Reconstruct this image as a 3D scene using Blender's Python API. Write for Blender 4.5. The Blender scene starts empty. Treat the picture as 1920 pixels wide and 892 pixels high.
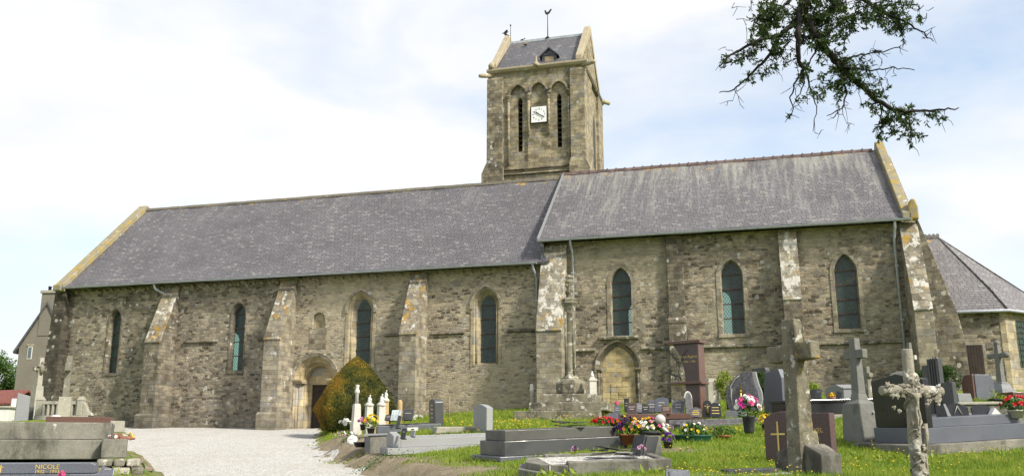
import bpy, bmesh, math, random
import numpy as np
from mathutils import Vector, Matrix, Euler
R = math.radians
SC = bpy.context.scene
COL = SC.collection
rnd = random.Random(7)
nrs = np.random.RandomState(11)

# ------------------------------------------------------------------ camera, world, sun, exposure
FPX, PITCH, EYE = 1702.0, R(13.04), Vector((0, 0, 1.6))
cam = bpy.data.cameras.new('camera')
cam.sensor_width = 36.0
cam.lens = FPX / 1920 * 36.0
cam.clip_start, cam.clip_end = 0.1, 6000
camo = bpy.data.objects.new('camera', cam)
COL.objects.link(camo)
camo.location = EYE
camo.rotation_euler = (R(90) + PITCH, 0, 0)
SC.camera = camo

SUN_DIR = Vector((0.78, -0.62, 0.80)).normalized()      # towards the sun
sun = bpy.data.lights.new('sun', 'SUN')
sun.energy = 3.7
sun.angle = R(7)
sun.color = (1.0, 0.93, 0.80)
suno = bpy.data.objects.new('sun', sun)
COL.objects.link(suno)
suno.rotation_euler = SUN_DIR.to_track_quat('Z', 'Y').to_euler()
suno.location = (30, -20, 40)

world = bpy.data.worlds.new('World')
SC.world = world
world.use_nodes = True
wt = world.node_tree
wt.nodes.clear()
w_out = wt.nodes.new('ShaderNodeOutputWorld')
w_sky = wt.nodes.new('ShaderNodeTexSky')
w_sky.sky_type = 'NISHITA'
w_sky.sun_disc = False
w_sky.sun_elevation = math.asin(SUN_DIR.z)
w_sky.sun_rotation = math.atan2(SUN_DIR.x, SUN_DIR.y)
w_sky.air_density = 1.0
w_sky.dust_density = 2.0
bg_sky = wt.nodes.new('ShaderNodeBackground')
bg_sky.inputs['Strength'].default_value = 0.15
w_tint = wt.nodes.new('ShaderNodeMix')
w_tint.data_type = 'RGBA'; w_tint.blend_type = 'MULTIPLY'
w_tint.inputs[0].default_value = 1.0
w_tint.inputs[7].default_value = (0.96, 1.03, 1.0, 1)
wt.links.new(w_sky.outputs[0], w_tint.inputs[6])
wt.links.new(w_tint.outputs[2], bg_sky.inputs[0])
bg_cl = wt.nodes.new('ShaderNodeBackground')
bg_cl.inputs['Strength'].default_value = 0.60
w_tc = wt.nodes.new('ShaderNodeTexCoord')
w_map = wt.nodes.new('ShaderNodeMapping')
w_map.inputs['Scale'].default_value = (1.0, 1.0, 2.4)
w_map.inputs['Location'].default_value = (0.35, 0.2, 0.1)
wt.links.new(w_tc.outputs['Generated'], w_map.inputs[0])
w_n = wt.nodes.new('ShaderNodeTexNoise')
w_n.inputs['Scale'].default_value = 2.1
w_n.inputs['Detail'].default_value = 7
w_n.inputs['Roughness'].default_value = 0.52
w_n.inputs['Distortion'].default_value = 0.3
wt.links.new(w_map.outputs[0], w_n.inputs['Vector'])
w_r = wt.nodes.new('ShaderNodeValToRGB')
w_r.color_ramp.elements[0].position = 0.355
w_r.color_ramp.elements[0].color = (0.34, 0.34, 0.34, 1)
w_r.color_ramp.elements[1].position = 0.55
w_r.color_ramp.elements[1].color = (1, 1, 1, 1)
wt.links.new(w_n.outputs['Fac'], w_r.inputs[0])
w_n2 = wt.nodes.new('ShaderNodeTexNoise')
w_n2.inputs['Scale'].default_value = 4.0
w_n2.inputs['Detail'].default_value = 6
wt.links.new(w_map.outputs[0], w_n2.inputs['Vector'])
w_r2 = wt.nodes.new('ShaderNodeValToRGB')
w_r2.color_ramp.elements[0].position = 0.35
w_r2.color_ramp.elements[0].color = (0.86, 0.90, 0.97, 1)
w_r2.color_ramp.elements[1].position = 0.6
w_r2.color_ramp.elements[1].color = (1.0, 1.0, 1.0, 1)
wt.links.new(w_n2.outputs['Fac'], w_r2.inputs[0])
wt.links.new(w_r2.outputs[0], bg_cl.inputs[0])
w_mix = wt.nodes.new('ShaderNodeMixShader')
wt.links.new(w_r.outputs[0], w_mix.inputs[0])
wt.links.new(bg_sky.outputs[0], w_mix.inputs[1])
wt.links.new(bg_cl.outputs[0], w_mix.inputs[2])
wt.links.new(w_mix.outputs[0], w_out.inputs[0])

vs = SC.view_settings
vs.view_transform = 'Standard'
vs.look = 'None'
vs.gamma = 1
vs.use_curve_mapping = False
vs.exposure = 0.8
SC.cycles.max_bounces = 6
SC.cycles.diffuse_bounces = 3
SC.cycles.transparent_max_bounces = 12
SC.cycles.use_denoising = True

# ------------------------------------------------------------------ geometry of the viewpoint: pixel + depth -> point
cp, sp = math.cos(PITCH), math.sin(PITCH)
def at(px, py, Y):
    a, b = (px - 960) / FPX, (446 - py) / FPX
    d = Vector((a, cp - b * sp, sp + b * cp))
    return EYE + d * (Y / d.y)

# ------------------------------------------------------------------ mesh builder
class MB:
    def __init__(s):
        s.v, s.f, s.sm = [], [], []
    def add(s, vs_, fs, smooth=False, M=None):
        o = len(s.v)
        for p in vs_:
            p = Vector(p)
            s.v.append(M @ p if M else p)
        for f in fs:
            s.f.append([i + o for i in f]); s.sm.append(smooth)
    def box(s, x0, x1, y0, y1, z0, z1, M=None):
        s.add([(x0,y0,z0),(x1,y0,z0),(x1,y1,z0),(x0,y1,z0),(x0,y0,z1),(x1,y0,z1),(x1,y1,z1),(x0,y1,z1)],
              [(3,2,1,0),(4,5,6,7),(0,1,5,4),(1,2,6,5),(2,3,7,6),(3,0,4,7)], False, M)
    def taper(s, x0, x1, y0, y1, z0, z1, ix, iy, M=None):     # box whose top is inset by ix, iy
        s.add([(x0,y0,z0),(x1,y0,z0),(x1,y1,z0),(x0,y1,z0),(x0+ix,y0+iy,z1),(x1-ix,y0+iy,z1),(x1-ix,y1-iy,z1),(x0+ix,y1-iy,z1)],
              [(3,2,1,0),(4,5,6,7),(0,1,5,4),(1,2,6,5),(2,3,7,6),(3,0,4,7)], False, M)
    def prism(s, poly, y0, y1, M=None, axis='y'):             # polygon in (x,z) extruded along y (axis 'y') or in (y,z) along x
        n = len(poly)
        if axis == 'y':
            vv = [(a, y0, b) for a, b in poly] + [(a, y1, b) for a, b in poly]
        elif axis == 'x':
            vv = [(y0, a, b) for a, b in poly] + [(y1, a, b) for a, b in poly]
        else:
            vv = [(a, b, y0) for a, b in poly] + [(a, b, y1) for a, b in poly]
        ff = [list(range(n)), list(range(2*n-1, n-1, -1))]
        for i in range(n):
            j = (i + 1) % n
            ff.append((i, i + n, j + n, j))
        s.add(vv, ff, False, M)
    def lathe(s, prof, n=16, c=(0,0,0), M=None, smooth=True, rot=0.0):
        vv, ff = [], []
        for r, z in prof:
            for k in range(n):
                a = 2*math.pi*k/n + rot
                vv.append((c[0]+r*math.cos(a), c[1]+r*math.sin(a), c[2]+z))
        m = len(prof)
        for i in range(m-1):
            for k in range(n):
                k2 = (k+1) % n
                ff.append((i*n+k, i*n+k2, (i+1)*n+k2, (i+1)*n+k))
        ff.append(list(range(n-1, -1, -1))); ff.append([(m-1)*n+k for k in range(n)])
        s.add(vv, ff, smooth, M)
    def tube(s, pts, rad, n=8, M=None, smooth=True):
        pts = [Vector(p) for p in pts]
        if not hasattr(rad, '__len__'): rad = [rad]*len(pts)
        vv, ff = [], []
        a = None
        for i, p in enumerate(pts):
            t = (pts[min(i+1, len(pts)-1)] - pts[max(i-1, 0)]).normalized()
            if a is None:
                a = t.cross(Vector((0, 0, 1)))
                if a.length < .2: a = t.cross(Vector((0, 1, 0)))
            a = a - t*a.dot(t)
            a.normalize(); b = t.cross(a)
            for k in range(n):
                g = 2*math.pi*k/n
                vv.append(p + (a*math.cos(g) + b*math.sin(g))*rad[i])
        for i in range(len(pts)-1):
            for k in range(n):
                k2 = (k+1) % n
                ff.append((i*n+k, i*n+k2, (i+1)*n+k2, (i+1)*n+k))
        ff.append(list(range(n-1, -1, -1))); ff.append([(len(pts)-1)*n+k for k in range(n)])
        s.add(vv, ff, smooth, M)
    def ball(s, c, r, n=10, m=7, sc=(1,1,1), M=None, jit=0.0):
        vv, ff = [], []
        for i in range(m+1):
            ph = math.pi*i/m
            for k in range(n):
                a = 2*math.pi*k/n
                q = r*(1 + rnd.uniform(-jit, jit))
                vv.append((c[0]+q*sc[0]*math.sin(ph)*math.cos(a), c[1]+q*sc[1]*math.sin(ph)*math.sin(a), c[2]+q*sc[2]*math.cos(ph)))
        for i in range(m):
            for k in range(n):
                k2 = (k+1) % n
                ff.append((i*n+k, (i+1)*n+k, (i+1)*n+k2, i*n+k2))
        s.add(vv, ff, True, M)
    def build(s, name, mat, parent=None, bev=0, loc=None, rough=0, sub=0, normals=True):
        me = bpy.data.meshes.new(name)
        me.from_pydata([tuple(p) for p in s.v], [], [tuple(f) for f in s.f])
        me.polygons.foreach_set('use_smooth', s.sm)
        if normals:
            bm = bmesh.new(); bm.from_mesh(me)
            bmesh.ops.recalc_face_normals(bm, faces=bm.faces)
            bm.to_mesh(me); bm.free()
        me.materials.append(mat)
        o = bpy.data.objects.new(name, me)
        COL.objects.link(o)
        if parent: o.parent = parent
        if loc: o.location = loc
        if bev:
            m = o.modifiers.new('bevel', 'BEVEL'); m.width = bev; m.segments = 2; m.limit_method = 'ANGLE'; m.angle_limit = R(35)
        if rough:
            m = o.modifiers.new('sub', 'SUBSURF'); m.subdivision_type = 'SIMPLE'; m.levels = m.render_levels = sub or 4
            m = o.modifiers.new('wear', 'DISPLACE'); m.texture = wear_tex; m.strength = rough; m.mid_level = 0.5; m.texture_coords = 'GLOBAL'
        return o
wear_tex = bpy.data.textures.new('wear', 'CLOUDS')
wear_tex.noise_scale = 0.13
wear_tex.noise_depth = 3

def raw_mesh(name, verts, faces, mat, parent=None, smooth=False):
    """numpy verts (n,3) and faces (m,k) -> object, for foliage"""
    me = bpy.data.meshes.new(name)
    n, m, k = len(verts), len(faces), faces.shape[1]
    me.vertices.add(n); me.vertices.foreach_set('co', np.asarray(verts, dtype=np.float32).ravel())
    me.loops.add(m*k); me.loops.foreach_set('vertex_index', np.asarray(faces, dtype=np.int32).ravel())
    me.polygons.add(m)
    me.polygons.foreach_set('loop_start', np.arange(0, m*k, k, dtype=np.int32))
    me.polygons.foreach_set('loop_total', np.full(m, k, dtype=np.int32))
    me.polygons.foreach_set('use_smooth', np.full(m, smooth))
    me.update(); me.validate()
    me.materials.append(mat)
    o = bpy.data.objects.new(name, me); COL.objects.link(o)
    if parent: o.parent = parent
    return o

def leaves(centers, size, aspect=0.45, jitter=0.4, up=0.0):
    """one rhombic leaf face per centre with a random direction"""
    c = np.asarray(centers); n = len(c)
    d = nrs.normal(size=(n,3)); d[:,2] += up; d /= np.linalg.norm(d, axis=1)[:,None]
    e = np.cross(d, nrs.normal(size=(n,3))); e /= np.linalg.norm(e, axis=1)[:,None] + 1e-9
    L = size*(1 + jitter*nrs.uniform(-1, 1, n))[:,None]
    v = np.stack([c - d*L*.5, c + e*L*aspect*.5, c + d*L*.5, c - e*L*aspect*.5], 1).reshape(-1, 3)
    return v, np.arange(4*n).reshape(n, 4)

def thing(name, label, cat, loc=(0,0,0), rotz=0.0, group=None, tilt=(0,0)):
    o = bpy.data.objects.new(name, None); COL.objects.link(o)
    o.empty_display_size = 0.2
    o.location = loc; o.rotation_euler = (R(tilt[1]), -R(tilt[0]), R(rotz))
    tag(o, label, cat, group)
    return o
def tag(o, label, cat, group=None):
    o['label'] = label; o['category'] = cat
    if group: o['group'] = group
def text(name, s, size, mat, parent, loc, rot, depth=0.004, align='CENTER', sx=1.0):
    cu = bpy.data.curves.new(name, 'FONT'); cu.body = s; cu.size = size; cu.extrude = depth; cu.align_x = align
    t = bpy.data.objects.new('tmp', cu); COL.objects.link(t)
    bpy.context.view_layer.update()
    me = bpy.data.meshes.new_from_object(t.evaluated_get(bpy.context.evaluated_depsgraph_get()))
    bpy.data.objects.remove(t)
    me.materials.clear(); me.materials.append(mat)
    o = bpy.data.objects.new(name, me); COL.objects.link(o)
    o.parent = parent; o.location = loc; o.rotation_euler = rot; o.scale = (sx, 1, 1)
    return o
def copy_tree(o, parent=None):
    c = o.copy(); COL.objects.link(c); c.parent = parent
    for ch in [q for q in bpy.data.objects if q.parent == o]:
        copy_tree(ch, c)
    return c

# ------------------------------------------------------------------ materials
class NT:
    def __init__(s, name, rough=0.8, spec=0.3):
        s.m = bpy.data.materials.new(name); s.m.use_nodes = True
        s.t = s.m.node_tree; s.p = s.t.nodes['Principled BSDF']
        s.p.inputs['Roughness'].default_value = rough
        s.p.inputs['Specular IOR Level'].default_value = spec
        s.tc = s.t.nodes.new('ShaderNodeTexCoord')
    def put(s, sock, v):
        if hasattr(v, 'node'): s.t.links.new(v, sock)
        elif isinstance(v, (tuple, list)) and len(v) == 3 and sock.type == 'RGBA': sock.default_value = (*v, 1)
        else: sock.default_value = v
    def math(s, op, a, b=0.0, clamp=False):
        n = s.t.nodes.new('ShaderNodeMath'); n.operation = op; n.use_clamp = clamp
        s.put(n.inputs[0], a); s.put(n.inputs[1], b); return n.outputs[0]
    def vmath(s, op, a, b):
        n = s.t.nodes.new('ShaderNodeVectorMath'); n.operation = op
        s.put(n.inputs[0], a)
        if op == 'SCALE': n.inputs['Scale'].default_value = b
        else: s.put(n.inputs[1], b)
        return n.outputs[0]
    def map(s, v, scale=(1,1,1), loc=(0,0,0)):
        n = s.t.nodes.new('ShaderNodeMapping'); s.put(n.inputs[0], v)
        n.inputs['Scale'].default_value = scale; n.inputs['Location'].default_value = loc; return n.outputs[0]
    def noise(s, v, scale, detail=4, rough=0.55, dist=0.0, col=False):
        n = s.t.nodes.new('ShaderNodeTexNoise'); s.put(n.inputs['Vector'], v)
        n.inputs['Scale'].default_value = scale; n.inputs['Detail'].default_value = detail
        n.inputs['Roughness'].default_value = rough; n.inputs['Distortion'].default_value = dist
        return n.outputs['Color' if col else 'Fac']
    def voro(s, v, scale, out='Distance', feat='F1'):
        n = s.t.nodes.new('ShaderNodeTexVoronoi'); n.feature = feat; s.put(n.inputs['Vector'], v)
        n.inputs['Scale'].default_value = scale; return n.outputs[out]
    def ramp(s, f, *stops):
        n = s.t.nodes.new('ShaderNodeValToRGB'); e = n.color_ramp.elements
        while len(e) < len(stops): e.new(0.5)
        for el, (p, c) in zip(e, stops):
            el.position = p; el.color = (*c, 1) if isinstance(c, (tuple, list)) else (c, c, c, 1)
        s.put(n.inputs[0], f); return n.outputs[0]
    def mix(s, f, a, b, blend='MIX'):
        n = s.t.nodes.new('ShaderNodeMix'); n.data_type = 'RGBA'; n.blend_type = blend
        s.put(n.inputs[0], f); s.put(n.inputs[6], a); s.put(n.inputs[7], b); return n.outputs[2]
    def sep(s, v):
        n = s.t.nodes.new('ShaderNodeSeparateXYZ'); s.put(n.inputs[0], v); return n.outputs
    def comb(s, x, y, z=0.0):
        n = s.t.nodes.new('ShaderNodeCombineXYZ'); s.put(n.inputs[0], x); s.put(n.inputs[1], y); s.put(n.inputs[2], z); return n.outputs[0]
    def brick(s, v, w, h, mortar, c1, c2, cm, smooth=0.3, bias=0.0, off=0.5):
        n = s.t.nodes.new('ShaderNodeTexBrick'); s.put(n.inputs['Vector'], v)
        n.inputs['Scale'].default_value = 1; n.inputs['Brick Width'].default_value = w; n.inputs['Row Height'].default_value = h
        n.inputs['Mortar Size'].default_value = mortar; n.inputs['Mortar Smooth'].default_value = smooth; n.inputs['Bias'].default_value = bias
        n.offset = off; n.offset_frequency = 2; n.squash = 0.75; n.squash_frequency = 3
        s.put(n.inputs['Color1'], c1); s.put(n.inputs['Color2'], c2); s.put(n.inputs['Mortar'], cm)
        return n.outputs['Color'], n.outputs['Fac']
    def bump(s, h, strength=0.4, dist=0.03):
        n = s.t.nodes.new('ShaderNodeBump'); n.inputs['Strength'].default_value = strength; n.inputs['Distance'].default_value = dist
        s.put(n.inputs['Height'], h); s.t.links.new(n.outputs[0], s.p.inputs['Normal'])
    def color(s, c): s.put(s.p.inputs['Base Color'], c)
    @property
    def obj(s): return s.tc.outputs['Object']

def masonry(name, light, dark, mortar, w=.30, h=.125, w2=.21, h2=.09, white=.63, orange=.70, stain=.5, dkcol=(.06,.055,.045), split=.5, tint=None, mw=.020, wob=.5, even=0.0, grime=.75, spots=.0):
    """coursed rubble: every stone gets its own tone from dark brown over grey to beige, in wide pale mortar"""
    m = NT(name, .92, .15); o = m.obj
    x, y, z = m.sep(o)[:3]
    hor = m.math('ADD', x, m.math('MULTIPLY', y, .93))
    base = m.comb(hor, z)
    wv = m.vmath('SCALE', m.vmath('SUBTRACT', m.noise(o, .9, 3, .6, col=True), (.5,.5,.5)), wob)
    wob2 = m.vmath('SCALE', m.vmath('SUBTRACT', m.noise(o, 5, 3, .6, col=True), (.5,.5,.5)), .11*(1-even))
    vec = m.vmath('ADD', m.vmath('ADD', base, wv), wob2)
    a, fa = m.brick(vec, w, h, mw, (0,0,0), (1,1,1), (.5,.5,.5), .5, 0)
    b, fb = m.brick(m.vmath('ADD', vec, (3.3, 1.7, 0)), w2, h2, mw*.85, (0,0,0), (1,1,1), (.5,.5,.5), .5, 0, .37)
    sel = m.ramp(m.noise(o, .6, 3), (split-.02, 0), (split+.02, 1))
    val = m.mix(sel, a, b); f = m.mix(sel, fa, fb)
    mid = tuple((p+q)/2 for p, q in zip(light, dark)); g = sum(mid)/3
    low = tuple(dark[i]*(1-even)+mid[i]*even for i in range(3))
    c = m.ramp(val, (.0, tuple(q*.72 for q in low)), (.13, low), (.24, mid), (.42, (g*1.08, g*1.03, g*.94)), (.62, light), (1.0, tuple(min(1, q*1.18) for q in light)))
    c = m.mix(m.math('MULTIPLY', m.noise(o, 13, 6, .75), .9), c, m.mix(1, c, (.50,.48,.45), 'MULTIPLY'))
    mc = m.mix(m.noise(o, 3.2, 5, .7), mortar, tuple(q*.55 for q in mortar))
    c = m.mix(f, c, mc)
    c = m.mix(m.ramp(m.noise(m.map(o, (.5,.5,.16)), 1.1, 6, .65), (stain, 0), (stain+.25, .5)), c, dkcol)
    # mottled grime between and over the stones, and round lichen spots
    c = m.mix(m.ramp(m.noise(m.map(o, (1,1,1), (4,4,9)), 2.4, 8, .72), (.40, .0), (.66, grime)), c, m.mix(1, c, (.42,.40,.38), 'MULTIPLY'))
    if tint: c = m.mix(m.ramp(m.noise(m.map(o, (1,1,1), (7,3,1)), .45, 4), (.45, 0), (.65, .55)), c, tint)
    c = m.mix(m.ramp(m.noise(m.map(o, (1,1,1), (2,9,4)), 2.6, 9, .68), (orange, 0), (orange+.05, .8)), c, (.38,.22,.03))
    c = m.mix(m.ramp(m.noise(m.map(o, (1,1,.8), (5,2,8)), 2.6, 11, .74), (white, 0), (white+.05, .9)), c, (.58,.56,.52))
    if spots:
        vo = m.map(m.vmath('ADD', o, m.vmath('SCALE', m.noise(o, 7, 3, .6, col=True), .12)), (1, .15, 1))
        near = m.math('LESS_THAN', m.voro(vo, 3.6), m.math('MULTIPLY', m.sep(m.voro(vo, 3.6, 'Color'))[0], .34))
        some = m.math('GREATER_THAN', m.sep(m.voro(vo, 3.6, 'Color'))[1], 1-spots)
        c = m.mix(m.math('MULTIPLY', m.math('MULTIPLY', near, some), .75), c, (.44,.43,.39))
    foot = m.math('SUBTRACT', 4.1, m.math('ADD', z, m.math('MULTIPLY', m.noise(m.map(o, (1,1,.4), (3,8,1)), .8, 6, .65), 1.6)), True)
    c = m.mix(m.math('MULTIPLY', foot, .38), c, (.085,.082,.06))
    m.color(c)
    hgt = m.math('ADD', m.math('MULTIPLY', m.math('SUBTRACT', 1.0, f), .8), m.math('MULTIPLY', m.noise(o, 12, 6, .75), .9))
    m.bump(hgt, .9, .035)
    return m.m

MAT = {}
MAT['rubble'] = masonry('rubble_masonry', (.51,.44,.325), (.20,.168,.133), (.53,.468,.363), white=.665, stain=.61, orange=.75, tint=(.42,.365,.26), grime=.55, spots=.15)
MAT['rubble_dark'] = masonry('rubble_masonry_weathered', (.415,.362,.28), (.18,.157,.126), (.41,.363,.288), white=.61, stain=.53, orange=.76, w=.34, h=.14, w2=.26, h2=.11, grime=.9, spots=.6)
MAT['rubble_choir'] = masonry('choir_masonry', (.455,.392,.296), (.18,.154,.123), (.445,.388,.302), w=.34, h=.145, w2=.25, h2=.105, white=.645, stain=.55, orange=.75, tint=(.37,.33,.24), grime=.9, spots=.4)
MAT['ashlar'] = masonry('ashlar_masonry', (.42,.375,.29), (.31,.275,.21), (.37,.33,.25), w=.48, h=.25, w2=.38, h2=.2, white=.60, stain=.54, orange=.69, split=.52, mw=.008, wob=.12, even=.6, grime=.9, spots=.3)
MAT['ashlar_dark'] = masonry('ashlar_weathered', (.29,.258,.2), (.17,.151,.12), (.23,.205,.16), w=.44, h=.23, w2=.3, h2=.16, white=.605, stain=.50, orange=.74, mw=.008, wob=.15, even=.5, grime=.9, spots=.4)
MAT['ashlar_black'] = masonry('blackened_ashlar', (.15,.135,.11), (.08,.073,.06), (.11,.10,.082), w=.44, h=.23, w2=.3, h2=.16, white=.635, stain=.42, orange=.8, mw=.010, wob=.15, even=.4, spots=.3)
MAT['weathering'] = masonry('lichen_covered_slope', (.38,.34,.265), (.26,.23,.18), (.28,.25,.19), w=.5, h=.3, w2=.4, h2=.25, white=.555, stain=.55, orange=.55, mw=.008, wob=.1, even=.6, grime=.9, spots=.4)
MAT['weathering_white'] = masonry('white_lichen_slope', (.40,.365,.29), (.26,.235,.185), (.28,.25,.2), w=.5, h=.3, w2=.4, h2=.25, white=.515, stain=.55, orange=.575, mw=.008, wob=.1, even=.6, grime=.8)
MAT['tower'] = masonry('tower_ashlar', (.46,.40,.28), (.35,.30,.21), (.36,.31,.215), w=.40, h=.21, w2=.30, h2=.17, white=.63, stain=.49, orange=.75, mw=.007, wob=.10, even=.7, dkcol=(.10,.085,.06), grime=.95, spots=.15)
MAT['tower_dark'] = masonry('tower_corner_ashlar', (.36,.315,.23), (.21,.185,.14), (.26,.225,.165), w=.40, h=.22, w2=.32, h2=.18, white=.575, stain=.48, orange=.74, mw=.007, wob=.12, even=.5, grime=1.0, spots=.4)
MAT['yellow_block'] = masonry('yellow_blocked_stone', (.58,.47,.27), (.46,.37,.20), (.40,.32,.19), w=.42, h=.2, w2=.34, h2=.17, white=.74, stain=.60, orange=.72, mw=.004, wob=.15, even=.85, grime=.7)
MAT['dressed'] = masonry('dressed_stone', (.50,.43,.30), (.42,.36,.25), (.40,.345,.245), w=.6, h=.32, w2=.5, h2=.28, white=.68, stain=.56, orange=.76, mw=.005, wob=.05, even=.7, grime=.7)
MAT['portal'] = masonry('portal_stone', (.58,.485,.31), (.49,.405,.255), (.46,.385,.25), w=.7, h=.34, w2=.6, h2=.3, white=.72, stain=.60, orange=.74, mw=.005, wob=.05, even=.7, grime=.6)

def slate(name, c1, c2, pale=.5, amount=.8, lo=14.4, rows=.13):
    m = NT(name, .62, .35); o = m.obj
    x, y, z = m.sep(o)[:3]
    slope = m.math('MULTIPLY', z, 1.42)
    vec = m.vmath('ADD', m.comb(m.math('ADD', x, m.math('MULTIPLY', y, .13)), slope), m.math('MULTIPLY', m.noise(o, 8, 2), .015))
    vv_, f = m.brick(vec, .24, rows, .011, (0,0,0), (1,1,1), (.5,.5,.5), .3, 0, .5)
    a = m.ramp(vv_, (0, tuple((p+q)/2 for p, q in zip(c1, c2))), (.75, c1), (.92, tuple(q*1.2 for q in c1)), (.99, (.25,.245,.235)))
    a = m.mix(f, a, tuple(q*.36 for q in c2))
    a = m.mix(m.ramp(m.noise(m.map(o, (1,1,1), (2,5,5)), .55, 4, .6), (.46, 0), (.64, .55)), a, m.mix(1, a, (.72,.72,.74), 'MULTIPLY'))
    c = m.mix(m.math('MULTIPLY', m.noise(o, 3, 8, .7), .8), a, m.mix(1, a, (.62,.60,.63), 'MULTIPLY'))
    # lichen bleached streaks that run down the slope, stronger under the ridge
    st = m.math('ADD', m.math('MULTIPLY', m.noise(m.map(o, (2.8,.16,.16), (3,1,2)), 2.0, 9, .66, .1), .6), m.math('MULTIPLY', m.noise(m.map(o, (.8,.3,.3), (6,1,7)), 1.0, 6, .6), .4))
    up = m.math('MULTIPLY', m.math('SUBTRACT', z, lo-3.0), .030)
    sp_ = m.noise(m.map(o, (.55,1,1)), 24, 4, .75)
    v = m.math('ADD', m.math('ADD', st, up), m.math('MULTIPLY', m.math('SUBTRACT', sp_, .5), .38))
    c = m.mix(m.ramp(v, (pale, 0), (pale+.22, amount)), c, (.33,.325,.285))
    top = m.math('MULTIPLY', m.math('SUBTRACT', z, lo-.9), .9, True)
    og = m.math('ADD', m.noise(m.map(o, (1,1,1), (8,8,3)), 2.0, 8, .66), m.math('MULTIPLY', top, .16))
    c = m.mix(m.ramp(og, (.69, 0), (.76, .85)), c, (.36,.23,.05))
    m.color(c)
    m.bump(m.math('ADD', m.math('SUBTRACT', 1.0, f), m.math('MULTIPLY', m.noise(o, 25, 3), .6)), .7, .018)
    return m.m
MAT['slate'] = slate('nave_slate', (.158,.152,.165), (.102,.098,.110), .615, .5)
MAT['slate_choir'] = slate('choir_slate', (.170,.162,.172), (.108,.103,.114), .52, .75)
MAT['slate_tower'] = slate('tower_slate', (.135,.135,.150), (.09,.09,.105), .60, .6, 23.3)
MAT['slate_apse'] = slate('apse_slate', (.215,.205,.212), (.15,.142,.150), .58, .6, 10.3, .15)

def stone(name, col, col2=None, white=.62, orange=.9, dark=.55, rough=.9, scale=3.0, darkcol=(.045,.042,.036), wcol=(.55,.54,.50), speck=0.5, bump=.5):
    m = NT(name, rough, .2); o = m.obj
    col2 = col2 or tuple(q*.65 for q in col)
    c = m.mix(m.ramp(m.noise(o, scale*1.3, 6, .65), (.3, 0), (.7, 1)), col, col2)
    c = m.mix(m.math('MULTIPLY', m.noise(o, scale*18, 3, .7), speck), c, m.mix(1, c, (.4,.4,.4), 'MULTIPLY'))
    c = m.mix(m.ramp(m.noise(m.map(o, (1,1,.45), (3,1,4)), scale, 8, .7), (dark, 0), (dark+.15, .8)), c, darkcol)
    c = m.mix(m.ramp(m.noise(m.map(o, (1,1,1), (1,6,2)), scale*1.6, 9, .7), (orange, 0), (orange+.09, .8)), c, (.33,.235,.05))
    c = m.mix(m.ramp(m.noise(m.map(o, (1,1,1), (9,2,5)), scale*1.9, 9, .68), (white, 0), (white+.05, .85)), c, wcol)
    m.color(c)
    m.bump(m.math('ADD', m.noise(o, scale*9, 6, .7), m.noise(o, scale*2.5, 4)), bump, .02)
    return m.m
MAT['old_stone'] = stone('old_grey_stone', (.26,.245,.20), (.17,.16,.13), .60, .72, .52)
MAT['old_concrete'] = stone('old_concrete', (.27,.26,.225), (.17,.165,.14), .63, .8, .47, scale=2.2)
MAT['lichen_cross'] = stone('lichen_cross_stone', (.29,.265,.195), (.16,.147,.11), .575, .56, .475, scale=3.6, bump=.9)
MAT['pale_stone'] = stone('pale_limestone', (.42,.40,.34), (.30,.285,.24), .62, .8, .60)
MAT['white_stone'] = stone('white_limestone', (.62,.60,.54), (.48,.46,.41), .7, .9, .68)
MAT['tan_stone'] = stone('tan_stone', (.50,.36,.19), (.42,.29,.15), .75, .9, .7)
MAT['calvary'] = stone('calvary_stone', (.29,.265,.195), (.16,.147,.105), .565, .67, .475, scale=2.8)
MAT['ridge_grey'] = stone('lichened_ridge', (.19,.17,.14), (.13,.12,.10), .68, .575, .62, scale=1.2)
MAT['coping'] = stone('coping_stone', (.33,.30,.22), (.21,.19,.145), .60, .485, .58, scale=1.8)
MAT['coping_tower'] = stone('tower_coping_stone', (.44,.38,.27), (.34,.29,.21), .60, .70, .62, scale=1.6)
MAT['rustic'] = stone('rustic_cement', (.42,.385,.315), (.27,.25,.205), .56, .8, .56, scale=5, bump=.9)
MAT['grey_cross'] = stone('grey_granite_cross', (.22,.22,.205), (.16,.16,.15), .66, .78, .60, scale=4)
MAT['render'] = stone('grey_house_render', (.235,.215,.185), (.185,.17,.145), .8, .95, .66, scale=.5, bump=.2)
MAT['render_light'] = stone('light_render', (.40,.375,.32), (.33,.31,.26), .75, .95, .66, scale=.8, bump=.2)
MAT['white_paint'] = stone('white_paint', (.72,.72,.70), (.62,.62,.60), .9, .95, .8, rough=.6, bump=.1)

def granite(name, col, rough=.22, fleck=.35, scale=90, spec=.5):
    m = NT(name, rough, spec); o = m.obj
    c = m.mix(m.ramp(m.noise(o, scale, 3, .75), (.38, 0), (.62, 1)), tuple(q*(1-fleck) for q in col), tuple(min(1, q*(1+fleck)+.01*fleck) for q in col))
    c = m.mix(m.ramp(m.noise(o, 1.7, 5, .6), (.4, 0), (.8, .35)), c, tuple(q*1.3+.02 for q in col))
    m.color(c)
    m.put(m.p.inputs['Roughness'], m.ramp(m.noise(o, 3, 5, .7), (.3, rough*.8), (.75, min(1, rough*1.9))))
    return m.m
MAT['granite_dark'] = granite('dark_grey_granite', (.046,.048,.052), .30)
MAT['granite_olive'] = granite('olive_grey_granite', (.062,.062,.056), .42, .45)
MAT['granite_blue'] = granite('blue_grey_granite', (.085,.092,.115), .30)
MAT['granite_black'] = granite('black_granite', (.014,.014,.017), .12, .3)
MAT['granite_red'] = granite('red_brown_granite', (.10,.050,.038), .25, .35, 60)
MAT['granite_brown'] = granite('brown_granite', (.068,.043,.040), .22, .45, 70)
MAT['granite_maroon'] = granite('maroon_granite', (.075,.040,.042), .30, .55, 60)
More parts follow.
